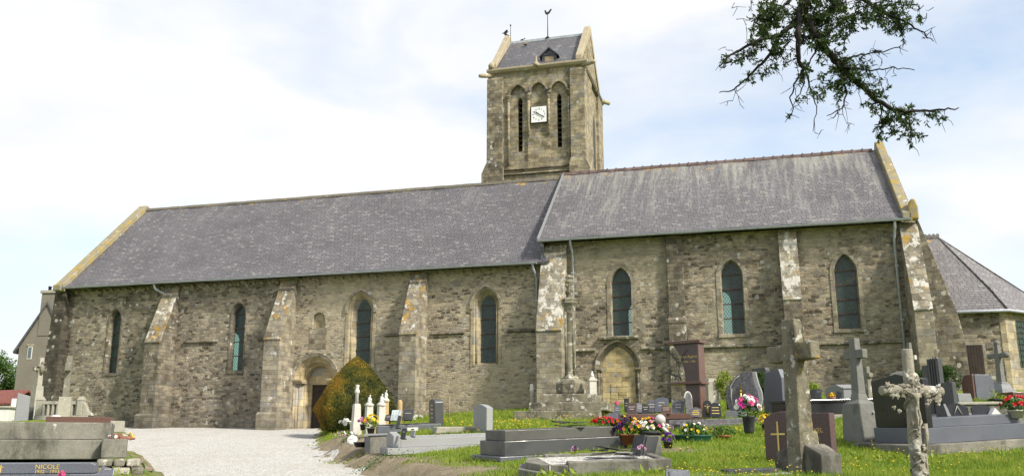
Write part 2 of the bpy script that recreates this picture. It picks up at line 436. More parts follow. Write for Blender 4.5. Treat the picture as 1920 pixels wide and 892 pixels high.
MAT['granite_light'] = granite('light_grey_granite', (.255,.26,.265), .5, .3, 70, .3)
MAT['granite_mid'] = granite('mid_grey_granite', (.20,.205,.22), .42, .3, 70, .3)
MAT['granite_wave'] = granite('veined_grey_granite', (.085,.083,.094), .35, .5, 16)
MAT['slate_dark'] = granite('dark_slate', (.035,.036,.042), .5, .4, 30, .3)

def plain(name, col, rough=.6, metal=0.0, var=.25, scale=6, spec=.4):
    m = NT(name, rough, spec)
    m.p.inputs['Metallic'].default_value = metal
    m.color(m.mix(m.ramp(m.noise(m.obj, scale, 5, .65), (.3, 0), (.7, 1)), tuple(q*(1-var) for q in col), tuple(min(1, q*(1+var)) for q in col)))
    return m.m
MAT['zinc'] = plain('zinc', (.34,.365,.42), .6, 0)
MAT['iron'] = plain('dark_iron', (.025,.024,.024), .6, .2)
MAT['rust'] = plain('rusty_iron', (.075,.045,.032), .8)
MAT['gold'] = plain('gold_lettering', (.62,.46,.16), .4, .4)
MAT['pale_letter'] = plain('pale_lettering', (.45,.42,.36), .6)
MAT['bronze'] = plain('bronze', (.05,.058,.05), .5, .4, .5, 20)
MAT['bronze_gold'] = plain('gilt_bronze', (.16,.11,.04), .45, .6, .5, 30)
MAT['door'] = plain('old_brown_wood', (.030,.019,.014), .6, 0, .5, 5)
MAT['clock_white'] = plain('clock_enamel', (.78,.79,.80), .4, 0, .04)
MAT['black'] = plain('black_paint', (.012,.012,.013), .5)
MAT['ridge_tile'] = plain('red_ridge_tile', (.105,.072,.066), .8, 0, .5, 3)
MAT['terracotta'] = plain('terracotta', (.32,.11,.06), .75, 0, .3)
MAT['brick'] = plain('weathered_brick', (.20,.095,.065), .85, 0, .4)
MAT['green_plastic'] = plain('green_plastic', (.010,.055,.035), .4)
MAT['louvre'] = plain('louvre_wood', (.05,.045,.038), .8)
MAT['dormer'] = plain('dormer_slate', (.055,.055,.075), .5)
MAT['crow'] = plain('black_feathers', (.010,.010,.012), .5)
MAT['wood'] = plain('weathered_wood', (.24,.19,.12), .8)
MAT['glass_ball'] = plain('frosted_glass', (.45,.42,.42), .15)
MAT['photo'] = plain('porcelain_photo', (.42,.47,.50), .3, 0, .6, 18)
MAT['red_tile'] = plain('red_roof_tile', (.16,.055,.045), .85, 0, .5, 9)
MAT['tree_bark'] = plain('yew_bark', (.013,.010,.008), .9, 0, .4, 30)

def leafmat(name, *cols, scale=3.0, trans=.25, rough=.5, detail=5):
    m = NT(name, rough, .3); o = m.obj
    n = len(cols)
    f = m.math('ADD', m.math('MULTIPLY', m.noise(o, scale, detail, .7), .55), m.math('MULTIPLY', m.noise(o, scale*11, 2, .7), .45))
    stops = [(.34 + .32*i/max(1, n-1), cols[i]) for i in range(n)]
    c = m.ramp(f, *stops)
    m.color(c)
    tr = m.t.nodes.new('ShaderNodeBsdfTranslucent'); m.put(tr.inputs['Color'], c)
    mx = m.t.nodes.new('ShaderNodeMixShader'); mx.inputs[0].default_value = trans
    out = m.t.nodes['Material Output']
    m.t.links.new(m.p.outputs[0], mx.inputs[1]); m.t.links.new(tr.outputs[0], mx.inputs[2]); m.t.links.new(mx.outputs[0], out.inputs[0])
    return m.m
MAT['leaf_yew'] = leafmat('yew_leaves', (.022,.044,.010), (.040,.078,.015), (.075,.115,.022), trans=.35)
MAT['leaf_tree'] = leafmat('tree_leaves', (.035,.075,.012), (.06,.12,.018), (.10,.17,.03), scale=.8)
MAT['leaf_bright'] = leafmat('bright_leaves', (.10,.16,.012), (.19,.26,.02), (.30,.36,.03), scale=4)
MAT['leaf_mid'] = leafmat('mid_green_leaves', (.025,.07,.012), (.05,.12,.02), (.09,.18,.03), scale=8)
MAT['leaf_dark'] = leafmat('conifer_leaves', (.022,.05,.010), (.04,.085,.014), (.065,.12,.02), scale=5)
MAT['grass'] = leafmat('grass_blades', (.075,.135,.016), (.15,.235,.022), (.25,.32,.036), (.36,.33,.09), scale=1.1, trans=.4, rough=.6)
MAT['buttercup'] = plain('buttercup_petals', (.75,.52,.02), .5, 0, .1)
for nm, c in dict(pink=(.62,.10,.26), magenta=(.50,.03,.25), white=(.80,.78,.72), red=(.55,.012,.018), yellow=(.78,.55,.02), purple=(.16,.02,.30), lilac=(.55,.30,.45), dark_purple=(.035,.008,.05), orange=(.55,.20,.02), rose=(.60,.22,.22)).items():
    MAT['f_'+nm] = plain(nm+'_petals', c, .6, 0, .3, 30)

def topiary():
    m = NT('clipped_yew_foliage', .6, .2); o = m.obj
    x, y, z = m.sep(o)[:3]
    f = m.math('ADD', m.noise(o, 2.2, 6, .7), m.math('MULTIPLY', m.math('SUBTRACT', m.noise(o, 30, 2, .7), .5), .9))
    hi = m.math('MULTIPLY', m.math('SUBTRACT', z, 1.1), .09)          # fresh rusty shoots on the upper half; more orange towards the far left edge
    lf = m.math('MULTIPLY', m.math('SUBTRACT', -.50, x), .34)
    f = m.math('ADD', f, m.math('ADD', hi, m.math('MAXIMUM', lf, -.02)))
    c = m.ramp(f, (.36, (.018,.026,.008)), (.52, (.065,.078,.015)), (.66, (.17,.135,.018)), (.80, (.30,.155,.020)))
    m.color(c)
    return m.m
MAT['topiary'] = topiary()

def glass(name, tint, leaf_seed=0.0, patch=.0):
    """leaded diamond panes: thin dark came lines over greenish glass that lets some light through"""
    m = NT(name, .12, .5); o = m.obj
    x, y, z = m.sep(o)[:3]
    def line(k):
        d = m.math('ADD', m.math('MULTIPLY', x, 1.0/.115), m.math('MULTIPLY', z, k/.17))
        fr = m.math('ABSOLUTE', m.math('SUBTRACT', m.math('FRACT', d), .5))
        return m.math('GREATER_THAN', fr, .445)
    lead = m.math('MAXIMUM', line(1.0), line(-1.0))
    cells = m.voro(m.comb(m.math('MULTIPLY', x, 1.3), m.math('MULTIPLY', z, .9)), 6.0, 'Color')
    col = m.mix(.6, m.mix(.55, tint, cells, 'MULTIPLY'), tuple(q*.5 for q in tint))
    col = m.mix(lead, col, (.012,.014,.015))
    m.color(col)
    m.put(m.p.inputs['Roughness'], m.math('ADD', .12, m.math('MULTIPLY', m.noise(o, 9, 3), .25)))
    tr = m.t.nodes.new('ShaderNodeBsdfTransparent'); m.put(tr.inputs[0], (.50,.72,.56))
    mx = m.t.nodes.new('ShaderNodeMixShader')
    m.put(mx.inputs[0], m.math('MULTIPLY', m.math('SUBTRACT', 1.0, lead), .44))
    m.t.links.new(m.p.outputs[0], mx.inputs[1]); m.t.links.new(tr.outputs[0], mx.inputs[2])
    m.t.links.new(mx.outputs[0], m.t.nodes['Material Output'].inputs[0])
    m.bump(m.noise(o, 11, 3), .25, .02)
    return m.m
MAT['glass'] = glass('leaded_glass', (.13,.19,.178))
MAT['glass_green'] = glass('green_leaded_glass', (.10,.165,.145))
MAT['pane'] = plain('window_pane', (.10,.12,.14), .1, 0, .3)

def gravel_mat():
    m = NT('white_gravel', .95, .1); o = m.obj
    c = m.mix(m.voro(o, 26, 'Color'), (.42,.41,.385), (.86,.855,.84))
    c = m.mix(m.ramp(m.noise(o, 140, 2, .7), (.35, 0), (.65, 1)), m.mix(1, c, (.62,.6,.58), 'MULTIPLY'), c)
    c = m.mix(m.ramp(m.noise(o, .7, 6, .65), (.52, 0), (.75, .5)), c, (.40,.37,.30))
    c = m.mix(m.ramp(m.noise(m.map(o, (1.6,.22,1)), 1.0, 5, .6), (.5, 0), (.72, .35)), c, (.42,.39,.33))
    m.color(c)
    m.bump(m.math('ADD', m.voro(o, 30), m.noise(o, 60, 3)), 1.0, .03)
    return m.m
MAT['gravel'] = gravel_mat()
def ground_mat():
    m = NT('turf_and_earth', .95, .1); o = m.obj
    at_ = m.t.nodes.new('ShaderNodeAttribute'); at_.attribute_name = 'earth'
    g = m.ramp(m.noise(o, 1.3, 8, .7), (.3, (.09,.14,.02)), (.5, (.15,.205,.025)), (.7, (.21,.24,.045)))
    e = m.ramp(m.noise(o, 3.5, 8, .7), (.3, (.20,.165,.11)), (.55, (.33,.28,.20)), (.75, (.44,.39,.30)))
    e = m.mix(m.ramp(m.noise(o, 40, 4, .7), (.4, 0), (.6, .6)), e, (.16,.125,.08))
    f = m.math('ADD', at_.outputs['Fac'], m.math('MULTIPLY', m.math('SUBTRACT', m.noise(o, 1.6, 7, .7), .5), 1.5))
    m.color(m.mix(m.ramp(f, (.42, 0), (.55, 1)), g, e))
    m.bump(m.noise(o, 18, 6, .75), 1.0, .06)
    return m.m
MAT['ground'] = ground_mat()

# ================================================================== the church
ZB = 2.6
O = at(600, 795, 40.0)
church = thing('church', 'long old stone church with slate roofs and a saddleback clock tower behind the graves', 'church', (O.x, O.y, ZB), -15.1)
TH = R(-15.1)
def cw(u, v, z):                      # church frame -> world
    return Vector((O.x + u*math.cos(TH) - v*math.sin(TH), O.y + u*math.sin(TH) + v*math.cos(TH), z))
def cpart(mb, name, mat, parent=None, **k):
    o = mb.build(name, MAT[mat], parent or church, **k)
    if parent is None: o.location = (0, 0, -ZB)
    return o

def arch_z(x, a, zs, za):             # height of a pointed or round arch at offset x from its axis
    h = za - zs
    Rr = (h*h + a*a) / (2*a)
    return zs + math.sqrt(max(0, Rr*Rr - (abs(x) + Rr - a)**2))
def contour(c, a, zb, zs, za, n=9):
    pts = [(c-a, zb), (c-a, zs)]
    for i in range(1, 2*n):
        x = -a*math.cos(math.pi*i/(2*n)); pts.append((c+x, arch_z(x, a, zs, za)))
    return pts + [(c+a, zs), (c+a, zb)]
def wall_front(mb, u0, u1, zb, zt, ops, v=0.0):
    br = {u0, u1}
    for o in ops:
        for i in range(25): br.add(o['c'] - o['a']*math.cos(math.pi*i/24))
    br = sorted(b for b in br if u0 - 1e-6 <= b <= u1 + 1e-6)
    for ua, ub in zip(br, br[1:]):
        if ub - ua < 1e-5: continue
        mid = (ua+ub)/2
        cov = sorted([o for o in ops if abs(mid-o['c']) < o['a']], key=lambda o: o['zb'])
        lo = (zb, zb)
        for o in cov:
            mb.add([(ua,v,lo[0]),(ub,v,lo[1]),(ub,v,o['zb']),(ua,v,o['zb'])], [(0,1,2,3)])
            lo = (arch_z(ua-o['c'], o['a'], o['zs'], o['za']), arch_z(ub-o['c'], o['a'], o['zs'], o['za']))
        mb.add([(ua,v,lo[0]),(ub,v,lo[1]),(ub,v,zt),(ua,v,zt)], [(0,1,2,3)])
def loft(mb, A, va, B, vb, close=False):
    n = len(A)
    vv = [(p[0], va, p[1]) for p in A] + [(p[0], vb, p[1]) for p in B]
    r = range(n if close else n-1)
    mb.add(vv, [(i, (i+1) % n, (i+1) % n + n, i+n) for i in r])
def fill(mb, A, v):                   # flat panel inside a contour
    mb.add([(p[0], v, p[1]) for p in A], [list(range(len(A)))])

# ---- walls
W_N = [dict(c=-10.90,a=.33,zb=5.02,zs=7.50,za=8.08), dict(c=-4.31,a=.36,zb=5.00,zs=7.52,za=8.10),
       dict(c=1.73,a=.57,zb=5.0,zs=7.50,za=8.30), dict(c=7.46,a=.54,zb=5.0,zs=7.45,za=8.22)]
PORT = dict(c=-.35,a=1.0,zb=1.6,zs=4.52,za=5.52)
NICHE = dict(c=-.29,a=.31,zb=6.78,zs=7.18,za=7.49)
nw = MB()
wall_front(nw, -2.3, 9.95, 1.6, 9.12, W_N[2:] + [PORT, NICHE])
fr = [(NICHE['c']-.31,6.78)] ; A = contour(NICHE['c'], .31, 6.78, 7.18, 7.49)
loft(nw, A, 0, A, .16, True)
nw.box(-2.3, 9.95, .02, .9, 8.6, 9.11)
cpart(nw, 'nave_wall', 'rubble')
q = MB(); fill(q, A, .16); cpart(q, 'niche', 'portal')
nwd = MB()
wall_front(nwd, -14.0, -2.3, 1.6, 9.12, W_N[:2])
nwd.prism([(0,1.6),(10,1.6),(10,9.1),(5,13.95),(0,9.1)], -14.0, -13.4, axis='x')     # west gable
nwd.prism([(0,1.6),(.9,1.6),(.9,9.1),(0,9.1)], -13.4, -13.35, axis='x')
# far wall with the opposite windows, so that daylight shows through the panes
OPP = [dict(c=-10.72,a=.30,zb=5.4,zs=7.7,za=8.1), dict(c=-4.2,a=.45,zb=5.4,zs=8.2,za=8.8), dict(c=1.2,a=.45,zb=5.4,zs=7.9,za=8.6), dict(c=7.0,a=.45,zb=5.4,zs=8.2,za=8.8)]
wall_front(nwd, -14.0, 9.95, 1.6, 9.12, OPP, 10.0)
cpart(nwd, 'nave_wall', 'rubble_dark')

W_C = [dict(c=13.19,a=.42,zb=5.97,zs=8.15,za=8.83), dict(c=17.60,a=.44,zb=5.95,zs=8.25,za=8.92), dict(c=21.87,a=.42,zb=6.0,zs=8.2,za=8.92)]
BLK = dict(c=12.99,a=.86,zb=1.8,zs=4.70,za=5.80)
cwm = MB()
wall_front(cwm, 9.95, 24.6, 1.8, 10.02, W_C + [BLK], 0.0)
cwm.prism([(0,1.8),(10,1.8),(10,10.0),(5,14.2),(0,10.0)], 24.0, 24.6, axis='x')
cwm.prism([(0,1.8),(10,1.8),(10,10.0),(5,14.2),(0,10.0)], 9.95, 10.25, axis='x')
OPC = [dict(c=12.48,a=.36,zb=5.9,zs=8.4,za=8.9), dict(c=16.92,a=.36,zb=6.4,zs=8.75,za=9.3), dict(c=21.2,a=.42,zb=5.9,zs=8.6,za=9.2)]
wall_front(cwm, 10.25, 24.0, 1.8, 10.0, OPC, 10.0)
cwm.box(10.3, 24.5, .02, .8, 9.5, 10.0)
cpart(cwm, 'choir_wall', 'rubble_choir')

# string courses, broken where the buttresses and windows stand
def strip(segs, z, mat):
    for a, b in segs:
        s = MB(); s.prism([(0,z-.07),(-.10,z-.03),(-.10,z+.02),(0,z+.10)], a, b, axis='x')
        cpart(s, 'string_course', mat, bev=.01)
strip([(-7.05,-5.3),(-3.25,-2.25),(2.85,3.75),(5.05,6.5),(8.4,9.6)], 6.36, 'ashlar_dark')
strip([(11.25,12.08),(13.95,15.05),(15.85,19.3),(20.3,23.7)], 5.47, 'calvary')

# ---- windows: splayed dressed surround, leaded glass, saddle bars
def window(o, ia, gz, gs, ga, depth, ring, mat='dressed', gl='glass', bars=4, shift=0.0, off=0.0):
    """o: outer opening, ia: half width of the glass, gz/gs/ga sill, spring and apex of the glass"""
    m = MB(); c = o['c']
    A = contour(c, o['a'], o['zb'], o['zs'], o['za']); B = contour(c+shift, ia, gz, gs, ga)
    loft(m, A, 0, B, depth, True)
    G = contour(c, o['a']+ring, o['zb']-.12, o['zs'], o['za']+ring*1.15)
    loft(m, G, -.025, A, -.025); loft(m, G, .01, G, -.025); loft(m, A, -.025, A, .0)
    if depth < .33: m.box(c-o['a']-ring, c+o['a']+ring, -.05, .0, o['zb']-.12, o['zb']-.01)
    w = cpart(m, 'window', mat)
    if depth > .33:                                   # hood mould
        h = MB(); H0 = contour(c, o['a']+ring+.02, o['zs']-.1, o['zs'], o['za']+ring*1.15+.02); H1 = contour(c, o['a']+ring-.08, o['zs']-.1, o['zs'], o['za']+ring*1.15-.09)
        loft(h, H0, -.10, H1, -.10); loft(h, H0, 0, H0, -.10); loft(h, H1, -.10, H1, -.02)
        h.build('hood_mould', MAT['ashlar'], w)
        for s_ in (-1, 1):
            q = MB(); q.tube([(c+s_*(o['a']-.09), .1, o['zb']), (c+s_*(o['a']-.09), .1, o['zs'])], .045, 8)
            q.build('colonnette', MAT[mat], w)
    g = MB(); fill(g, B, depth-.03)
    g.build('glass', MAT[gl], w, normals=False)
    for i in range(bars):
        z = gz + (gs+.08-gz)*(i+1)/bars
        b = MB(); b.box(c+shift-ia, c+shift+ia, depth-.07, depth-.045, z-.02, z+.02)
        b.build('saddle_bar', MAT['rust'], w)
    return w
window(W_N[0], .28, 5.08, 7.50, 7.98, .30, .07, 'ashlar_dark', 'glass_green', 4, .0)
window(W_N[1], .32, 5.06, 7.50, 7.99, .30, .07, 'ashlar_dark', 'glass_green', 4, .0)
window(W_N[2], .31, 5.22, 7.48, 8.03, .36, .14, 'dressed', 'glass', 4, -.0)
window(W_N[3], .31, 5.12, 7.46, 7.98, .36, .14, 'dressed', 'glass', 4)
for o in W_C: window(o, .385, o['zb']+.06, o['zs'], o['za']-.05, .26, .16, 'ashlar', 'glass', 4)

# ---- south portal
p = MB(); c0 = PORT['c']
steps_ = [(1.0, 0.0), (.86, .16), (.80, .16), (.70, .40), (.66, .40), (.60, .70)]
for (a1, v1), (a2, v2) in zip(steps_, steps_[1:]):
    loft(p, contour(c0, a1, 1.6, 4.52, 4.52+a1), v1, contour(c0, a2, 1.6, 4.52, 4.52+a2), v2)
T = contour(c0, .60, 4.42, 4.52, 5.12); fill(p, T, .70)
p.box(c0-.62, c0+.62, .66, .9, 4.36, 4.50)
for s_ in (-1, 1):
    p.tube([(c0+s_*.92, .13, 1.6), (c0+s_*.92, .13, 4.4)], .065, 10)
    p.tube([(c0+s_*.76, .34, 1.6), (c0+s_*.76, .34, 4.4)], .055, 10)
    p.prism([(0,4.38),(.75,4.38),(.75,4.56),(-.1,4.56),(-.1,4.5)], *sorted((c0+s_*1.10, c0+s_*.60)), axis='x')
    p.box(*sorted((c0+s_*.62, c0+s_*.48)), .70, .82, 1.6, 4.38)
portal = cpart(p, 'portal', 'portal')
h = MB()
H0 = contour(c0, 1.16, 4.5, 4.52, 5.70); H1 = contour(c0, 1.0, 4.5, 4.52, 5.52)
loft(h, H0, -.09, H1, -.05); loft(h, H0, .0, H0, -.09); loft(h, H1, -.05, H1, 0)
h.build('hood_mould', MAT['ashlar'], portal)
d = MB(); d.box(c0-.52, c0+.52, .80, .86, 1.6, 4.38)
door = d.build('door', MAT['door'], portal)
for i in range(7):
    q = MB(); q.box(c0-.50+i*.145, c0-.50+i*.145+.135, .785, .802, 1.65, 4.34); q.build('door_board', MAT['door'], door, bev=.005) if i < 0 else None
for z in (3.9, 2.9):
    hg = MB()
    hg.box(c0-.5, c0+.4, .775, .80, z-.03, z+.03)
    hg.tube([(c0-.05+.22*math.cos(t*.5), .785, z+.0+.24*math.sin(t*.5)) for t in range(-5, 6)], .022, 6)
    hg.build('hinge', MAT['iron'], door)
# smooth patch of dressed stones over the portal
q = MB(); q.box(-.72, .12, -.012, .05, 5.86, 6.76); cpart(q, 'dressed_panel', 'ashlar')

# ---- blocked doorway in the choir
b = MB(); cb = BLK['c']
st = [(.86, 0), (.78, .08), (.73, .08), (.66, .14)]
for (a1, v1), (a2, v2) in zip(st, st[1:]):
    loft(b, contour(cb, a1, 1.8, 4.70, 4.94+a1), v1, contour(cb, a2, 1.8, 4.70, 4.94+a2), v2)
for s_ in (-1, 1):
    b.tube([(cb+s_*.80, .03, 1.8), (cb+s_*.80, .03, 4.66)], .05, 8)
    b.prism([(0,4.60),(.2,4.60),(.2,4.74),(-.08,4.74),(-.08,4.68)], *sorted((cb+s_*.92, cb+s_*.66)), axis='x')
blk = cpart(b, 'blocked_doorway', 'ashlar_dark')
h = MB()
H0 = contour(cb, .945, 4.6, 4.70, 5.87); H1 = contour(cb, .86, 4.6, 4.70, 5.80)
loft(h, H0, -.07, H1, -.05); loft(h, H0, 0, H0, -.07); loft(h, H1, -.05, H1, 0)
h.build('hood_mould', MAT['ashlar'], blk)
q = MB(); fill(q, contour(cb, .66, 1.8, 4.70, 5.60), .13); q.build('stone_infill', MAT['yellow_block'], blk)
q = MB()
for r_, zz in enumerate((2.5, 2.86, 3.2, 3.5, 3.66, 3.98)):
    xs = [cb-.34]
    while xs[-1] < cb+.30: xs.append(min(cb+.34, xs[-1] + rnd.uniform(.2, .42)))
    zn = (2.86, 3.2, 3.5, 3.66, 3.98, 4.12)[r_]
    for xa, xb in zip(xs, xs[1:]): q.box(xa+.005, xb-.005, .112, .15, zz+.005, zn-.005)
q.build('rough_blocking', MAT['yellow_block'], blk, bev=.012)
q = MB(); q.prism([(0,5.86),(-.16,5.88),(-.18,5.98),(0,6.03)], cb-.72, cb+.85, axis='x'); cpart(q, 'sill_ledge', 'calvary', bev=.015)

# ---- buttresses: upright base, long sloping weathering
def buttress(u0, u1, d, zw, zt, mat, wmat='weathering', dt=.06, base=True, zlow=1.8, lean=0.0):
    m = MB()
    m.prism([(.0,zlow),(-d,zlow),(-d,zw),(-dt,zt),(.0,zt)], u0, u1, axis='x')
    if base:
        m.prism([(0,zlow),(-d-.14,zlow),(-d-.14,3.02),(-d-.01,3.12),(0,3.12)], u0-.09, u1+.09, axis='x')
    o = cpart(m, 'buttress', mat, bev=.02)
    w = MB()
    dx, dz = -(d-dt), zw-zt
    L = math.hypot(dx, dz); nx, nz = dz/L*.05, -dx/L*.05
    nrm = Vector((0, nx, -dx/L*.05))
    a, b_ = (-dt, zt), (-d-.05, zw-.02)
    w.prism([(a[0],a[1]),(a[0]-.03,a[1]+.01),(b_[0]-.0,b_[1]+.01),(b_[0]+.01,b_[1]-.03),(-d+.05,zw-.05)], u0-.006, u1+.006, axis='x')
    w.build('weathering', MAT[wmat], o, bev=.012)
    return o
buttress(-8.26, -7.48, 1.2, 6.28, 8.95, 'ashlar_dark')
buttress(-2.20, -1.40, 1.3, 6.23, 8.98, 'ashlar')
buttress(4.08, 4.84, 1.3, 6.24, 9.02, 'ashlar')
buttress(9.93, 10.98, 1.3, 6.19, 9.90, 'ashlar', 'weathering_white', base=False)
buttress(19.47, 20.15, .85, 7.12, 10.0, 'ashlar_dark', 'weathering_white', base=False)
buttress(23.93, 24.56, 1.5, 6.46, 9.95, 'ashlar', 'weathering_white', base=False)
# flat pilasters
q = MB(); q.box(15.1, 15.74, -.22, .02, 6.62, 10.0); q.prism([(0,6.4),(-.38,6.4),(-.38,6.55),(-.22,6.68),(0,6.68)], 15.06, 15.78, axis='x'); q.box(15.08, 15.76, -.36, .02, 1.8, 6.5)
cpart(q, 'buttress', 'ashlar_dark', bev=.02)
q = MB(); q.prism([(-14.62,1.6),(-13.62,1.6),(-13.58,9.08),(-14.2,9.08),(-14.36,6)], -.34, .6); cpart(q, 'buttress', 'ashlar_black', bev=.02)
q = MB(); q.prism([(24.55,1.8),(25.85,1.8),(25.78,5.4),(25.62,6.5),(24.62,10.05),(24.55,10.05)], -.12, .95); cpart(q, 'buttress', 'ashlar_dark', bev=.02)

# ---- roofs
def roof_sheet(u0, u1, u0r, u1r, ve, ze, vr, zr, mat, name, th=.10, seed=0, sag=.05):
    nu, nv = 60, 16
    rr = np.random.RandomState(seed)
    ph = rr.uniform(0, 6.28, 6)
    m = MB(); vv = []
    for j in range(nv+1):
        t = j/nv
        for i in range(nu+1):
            s_ = i/nu
            u = (u0+(u0r-u0)*t)*(1-s_) + (u1+(u1r-u1)*t)*s_
            w = sag*math.sin(math.pi*t)*.6 + .02*math.sin(u*.9+ph[0])*math.sin(t*5+ph[1]) + .012*math.sin(u*2.3+ph[2]+t*7)
            fl = .12*max(0, .12-t)/.12                       # small kick at the eave
            vv.append((u, ve+(vr-ve)*t + w*.6, ze+(zr-ze)*t - w*.7 + fl*.3))
    top = len(vv)
    vv += [(x, y+.02, z-th) for x, y, z in vv]
    ff = []
    W_ = nu+1
    for j in range(nv):
        for i in range(nu):
            a = j*W_+i
            ff.append((a, a+1, a+W_+1, a+W_)); ff.append((top+a, top+a+W_, top+a+W_+1, top+a+1))
    for i in range(nu):
        ff.append((i, top+i, top+i+1, i+1))
    for j in range(nv):
        a = j*W_; ff.append((a, a+W_, top+a+W_, top+a)); a = j*W_+nu; ff.append((a, top+a, top+a+W_, a+W_))
    m.add(vv, ff, False)
    return cpart(m, name, mat)
nr = roof_sheet(-13.72, 10.3, -13.6, 10.3, -.46, 9.14, 5.0, 14.38, 'slate', 'nave_roof', seed=1)
roof_sheet(-13.72, 10.3, -13.6, 10.3, 10.46, 9.14, 5.0, 14.38, 'slate', 'nave_roof', seed=2)
cr = roof_sheet(9.86, 24.30, 9.80, 23.98, -.46, 10.06, 5.0, 14.56, 'slate_choir', 'choir_roof', seed=3)
roof_sheet(9.86, 24.30, 9.80, 23.98, 10.46, 10.06, 5.0, 14.56, 'slate_choir', 'choir_roof', seed=4)
def ridge(u0, u1, z, mat, parent, knob, step=.42):
    m = MB(); n = int((u1-u0)/step)
    for i in range(n):
        a = u0+(u1-u0)*i/n; b_ = u0+(u1-u0)*(i+1)/n
        dz = rnd.uniform(-.008, .008)
        m.prism([(5.0-.15,z-.12+dz),(5.0-.07,z+.035+dz),(5.07,z+.035+dz),(5.15,z-.12+dz)], a, b_-.015, axis='x')
        if knob: m.prism([(5.0-.17,z-.13+dz),(5.0-.08,z+.075+dz),(5.08,z+.075+dz),(5.17,z-.13+dz)], a-.03, a+.035, axis='x')
    return m.build('ridge_tile', MAT[mat], parent)
ridge(-13.55, 9.85, 14.40, 'ridge_grey', nr, False, .5)
ridge(9.85, 23.9, 14.58, 'ridge_tile', cr, True, .42)
# lead flashing on the stepped west verge of the choir roof
q = MB(); q.prism([(-.50,10.02),(-.50,10.16),(5.0,14.66),(5.0,14.5)], 9.80, 9.87, axis='x'); q.build('verge_flashing', MAT['granite_mid'], cr)
q = MB(); q.prism([(-.4,9.2),(-.4,9.98),(5.0,14.45),(5.0,14.36)], 9.95, 10.05, axis='x'); cpart(q, 'verge_wall', 'slate_tower')
# gable copings
q = MB(); q.prism([(-.62,8.95),(-.62,9.28),(4.9,14.60),(5.1,14.60),(10.6,9.28),(10.6,8.95),(5.0,14.32)], -14.02, -13.55, axis='x')
cpart(q, 'gable_coping', 'coping', bev=.03)
q = MB(); q.box(-14.05, -13.6, -.72, -.1, 8.95, 9.26); cpart(q, 'kneeler', 'coping', bev=.05)
q = MB(); q.prism([(-.50,9.92),(-.50,10.30),(4.9,14.92),(5.1,14.92),(10.5,10.30),(10.5,9.92),(5.0,14.45)], 24.02, 24.36, axis='x')
cpart(q, 'gable_coping', 'coping', bev=.03)
q = MB(); q.prism([(24.2,10.02),(24.60,10.0),(24.60,10.5),(24.50,10.82),(24.36,10.82),(24.24,10.5)], -.5, -.1); cpart(q, 'kneeler', 'coping', bev=.06)
# corbel course under the nave eave, gutters, downpipes
q = MB(); q.prism([(0,8.90),(-.10,8.97),(-.10,9.02),(0,9.02)], 0, .12, axis='x'); cb0 = cpart(q, 'corbel', 'ashlar')
for i in range(58):
    cb_ = cb0 if i == 0 else cb0.copy()
    if i: COL.objects.link(cb_)
    cb_.location = (-13.3 + i*.40, 0, -ZB)
for a, b_, z, v in ((-13.75, 9.8, 9.12, -.52), (9.85, 24.3, 10.03, -.52)):
    g = MB(); pr = [(v-.075+.075*math.cos(t), z+.0-.075*math.sin(t)) for t in [math.pi*k/8 for k in range(9)]]
    pr2 = [(p_[0]*1, p_[1]+.0) for p_ in pr]
    g.prism(pr2 + [(v-.14, z+.02), (v-.01, z+.02)][::-1], a, b_, axis='x'); cpart(g, 'gutter', 'zinc')
def downpipe(pts):
    m = MB(); m.tube(pts, .05, 10)
    for i in range(1, len(pts)):
        a, b_ = Vector(pts[i-1]), Vector(pts[i])
        n = int((a-b_).length/1.6)
        for k in range(n):
            c_ = a.lerp(b_, (k+.5)/max(1, n)); m.box(c_.x-.065, c_.x+.065, c_.y-.06, c_.y+.1, c_.z-.025, c_.z+.025)
    cpart(m, 'downpipe', 'zinc')
downpipe([(9.62,-.55,9.06),(9.62,-.5,8.9),(9.68,-.1,8.55),(9.68,-.1,2.8)])
downpipe([(11.22,-.55,9.97),(11.22,-.5,9.8),(11.22,-.1,9.5),(11.22,-.1,2.9)])
downpipe([(23.72,-.55,9.97),(23.72,-.5,9.75),(23.70,-.12,9.35),(23.70,-.12,3.2)])
downpipe([(-8.55,-.55,9.06),(-8.5,-.5,8.85),(-8.2,-.25,8.62)])

# ---- tower
t = MB()
ARC = [dict(c=7.36,a=.49,zb=15.62,zs=19.15,za=19.80), dict(c=8.42,a=.46,zb=16.9,zs=19.25,za=19.83), dict(c=9.47,a=.49,zb=15.62,zs=19.15,za=19.80)]
TV, TB = 5.8, 10.9
U0, U1 = 5.95, 10.72
wall_front(t, U0, U1, 15.1, 20.55, ARC, TV)
def panel(o, lan, v0, v1):
    A = contour(o['c'], o['a'], o['zb'], o['zs'], o['za']); loft(t, A, v0, A, v1, True)
    wall_front(t, o['c']-o['a'], o['c']+o['a'], o['zb'], o['zs'], lan, v1)
    br = [o['c']-o['a']*math.cos(math.pi*i/24) for i in range(25)]
    for ua, ub in zip(br, br[1:]):
        za, zb_ = arch_z(ua-o['c'], o['a'], o['zs'], o['za']), arch_z(ub-o['c'], o['a'], o['zs'], o['za'])
        t.add([(ua,v1,o['zs']),(ub,v1,o['zs']),(ub,v1,zb_),(ua,v1,za)], [(0,1,2,3)])
LAN = [dict(c=7.43,a=.12,zb=16.2,zs=18.85,za=19.12), dict(c=9.47,a=.12,zb=16.25,zs=18.88,za=19.13)]
panel(ARC[0], [LAN[0]], TV, TV+.09); panel(ARC[1], [], TV, TV+.09); panel(ARC[2], [LAN[1]], TV, TV+.09)
for o in LAN:
    A = contour(o['c'], o['a'], o['zb'], o['zs'], o['za']); loft(t, A, TV+.09, A, TV+.7, True)
t.box(U0-.02, U1, TV+.02, TB, 11, 15.12)                        # lower stage
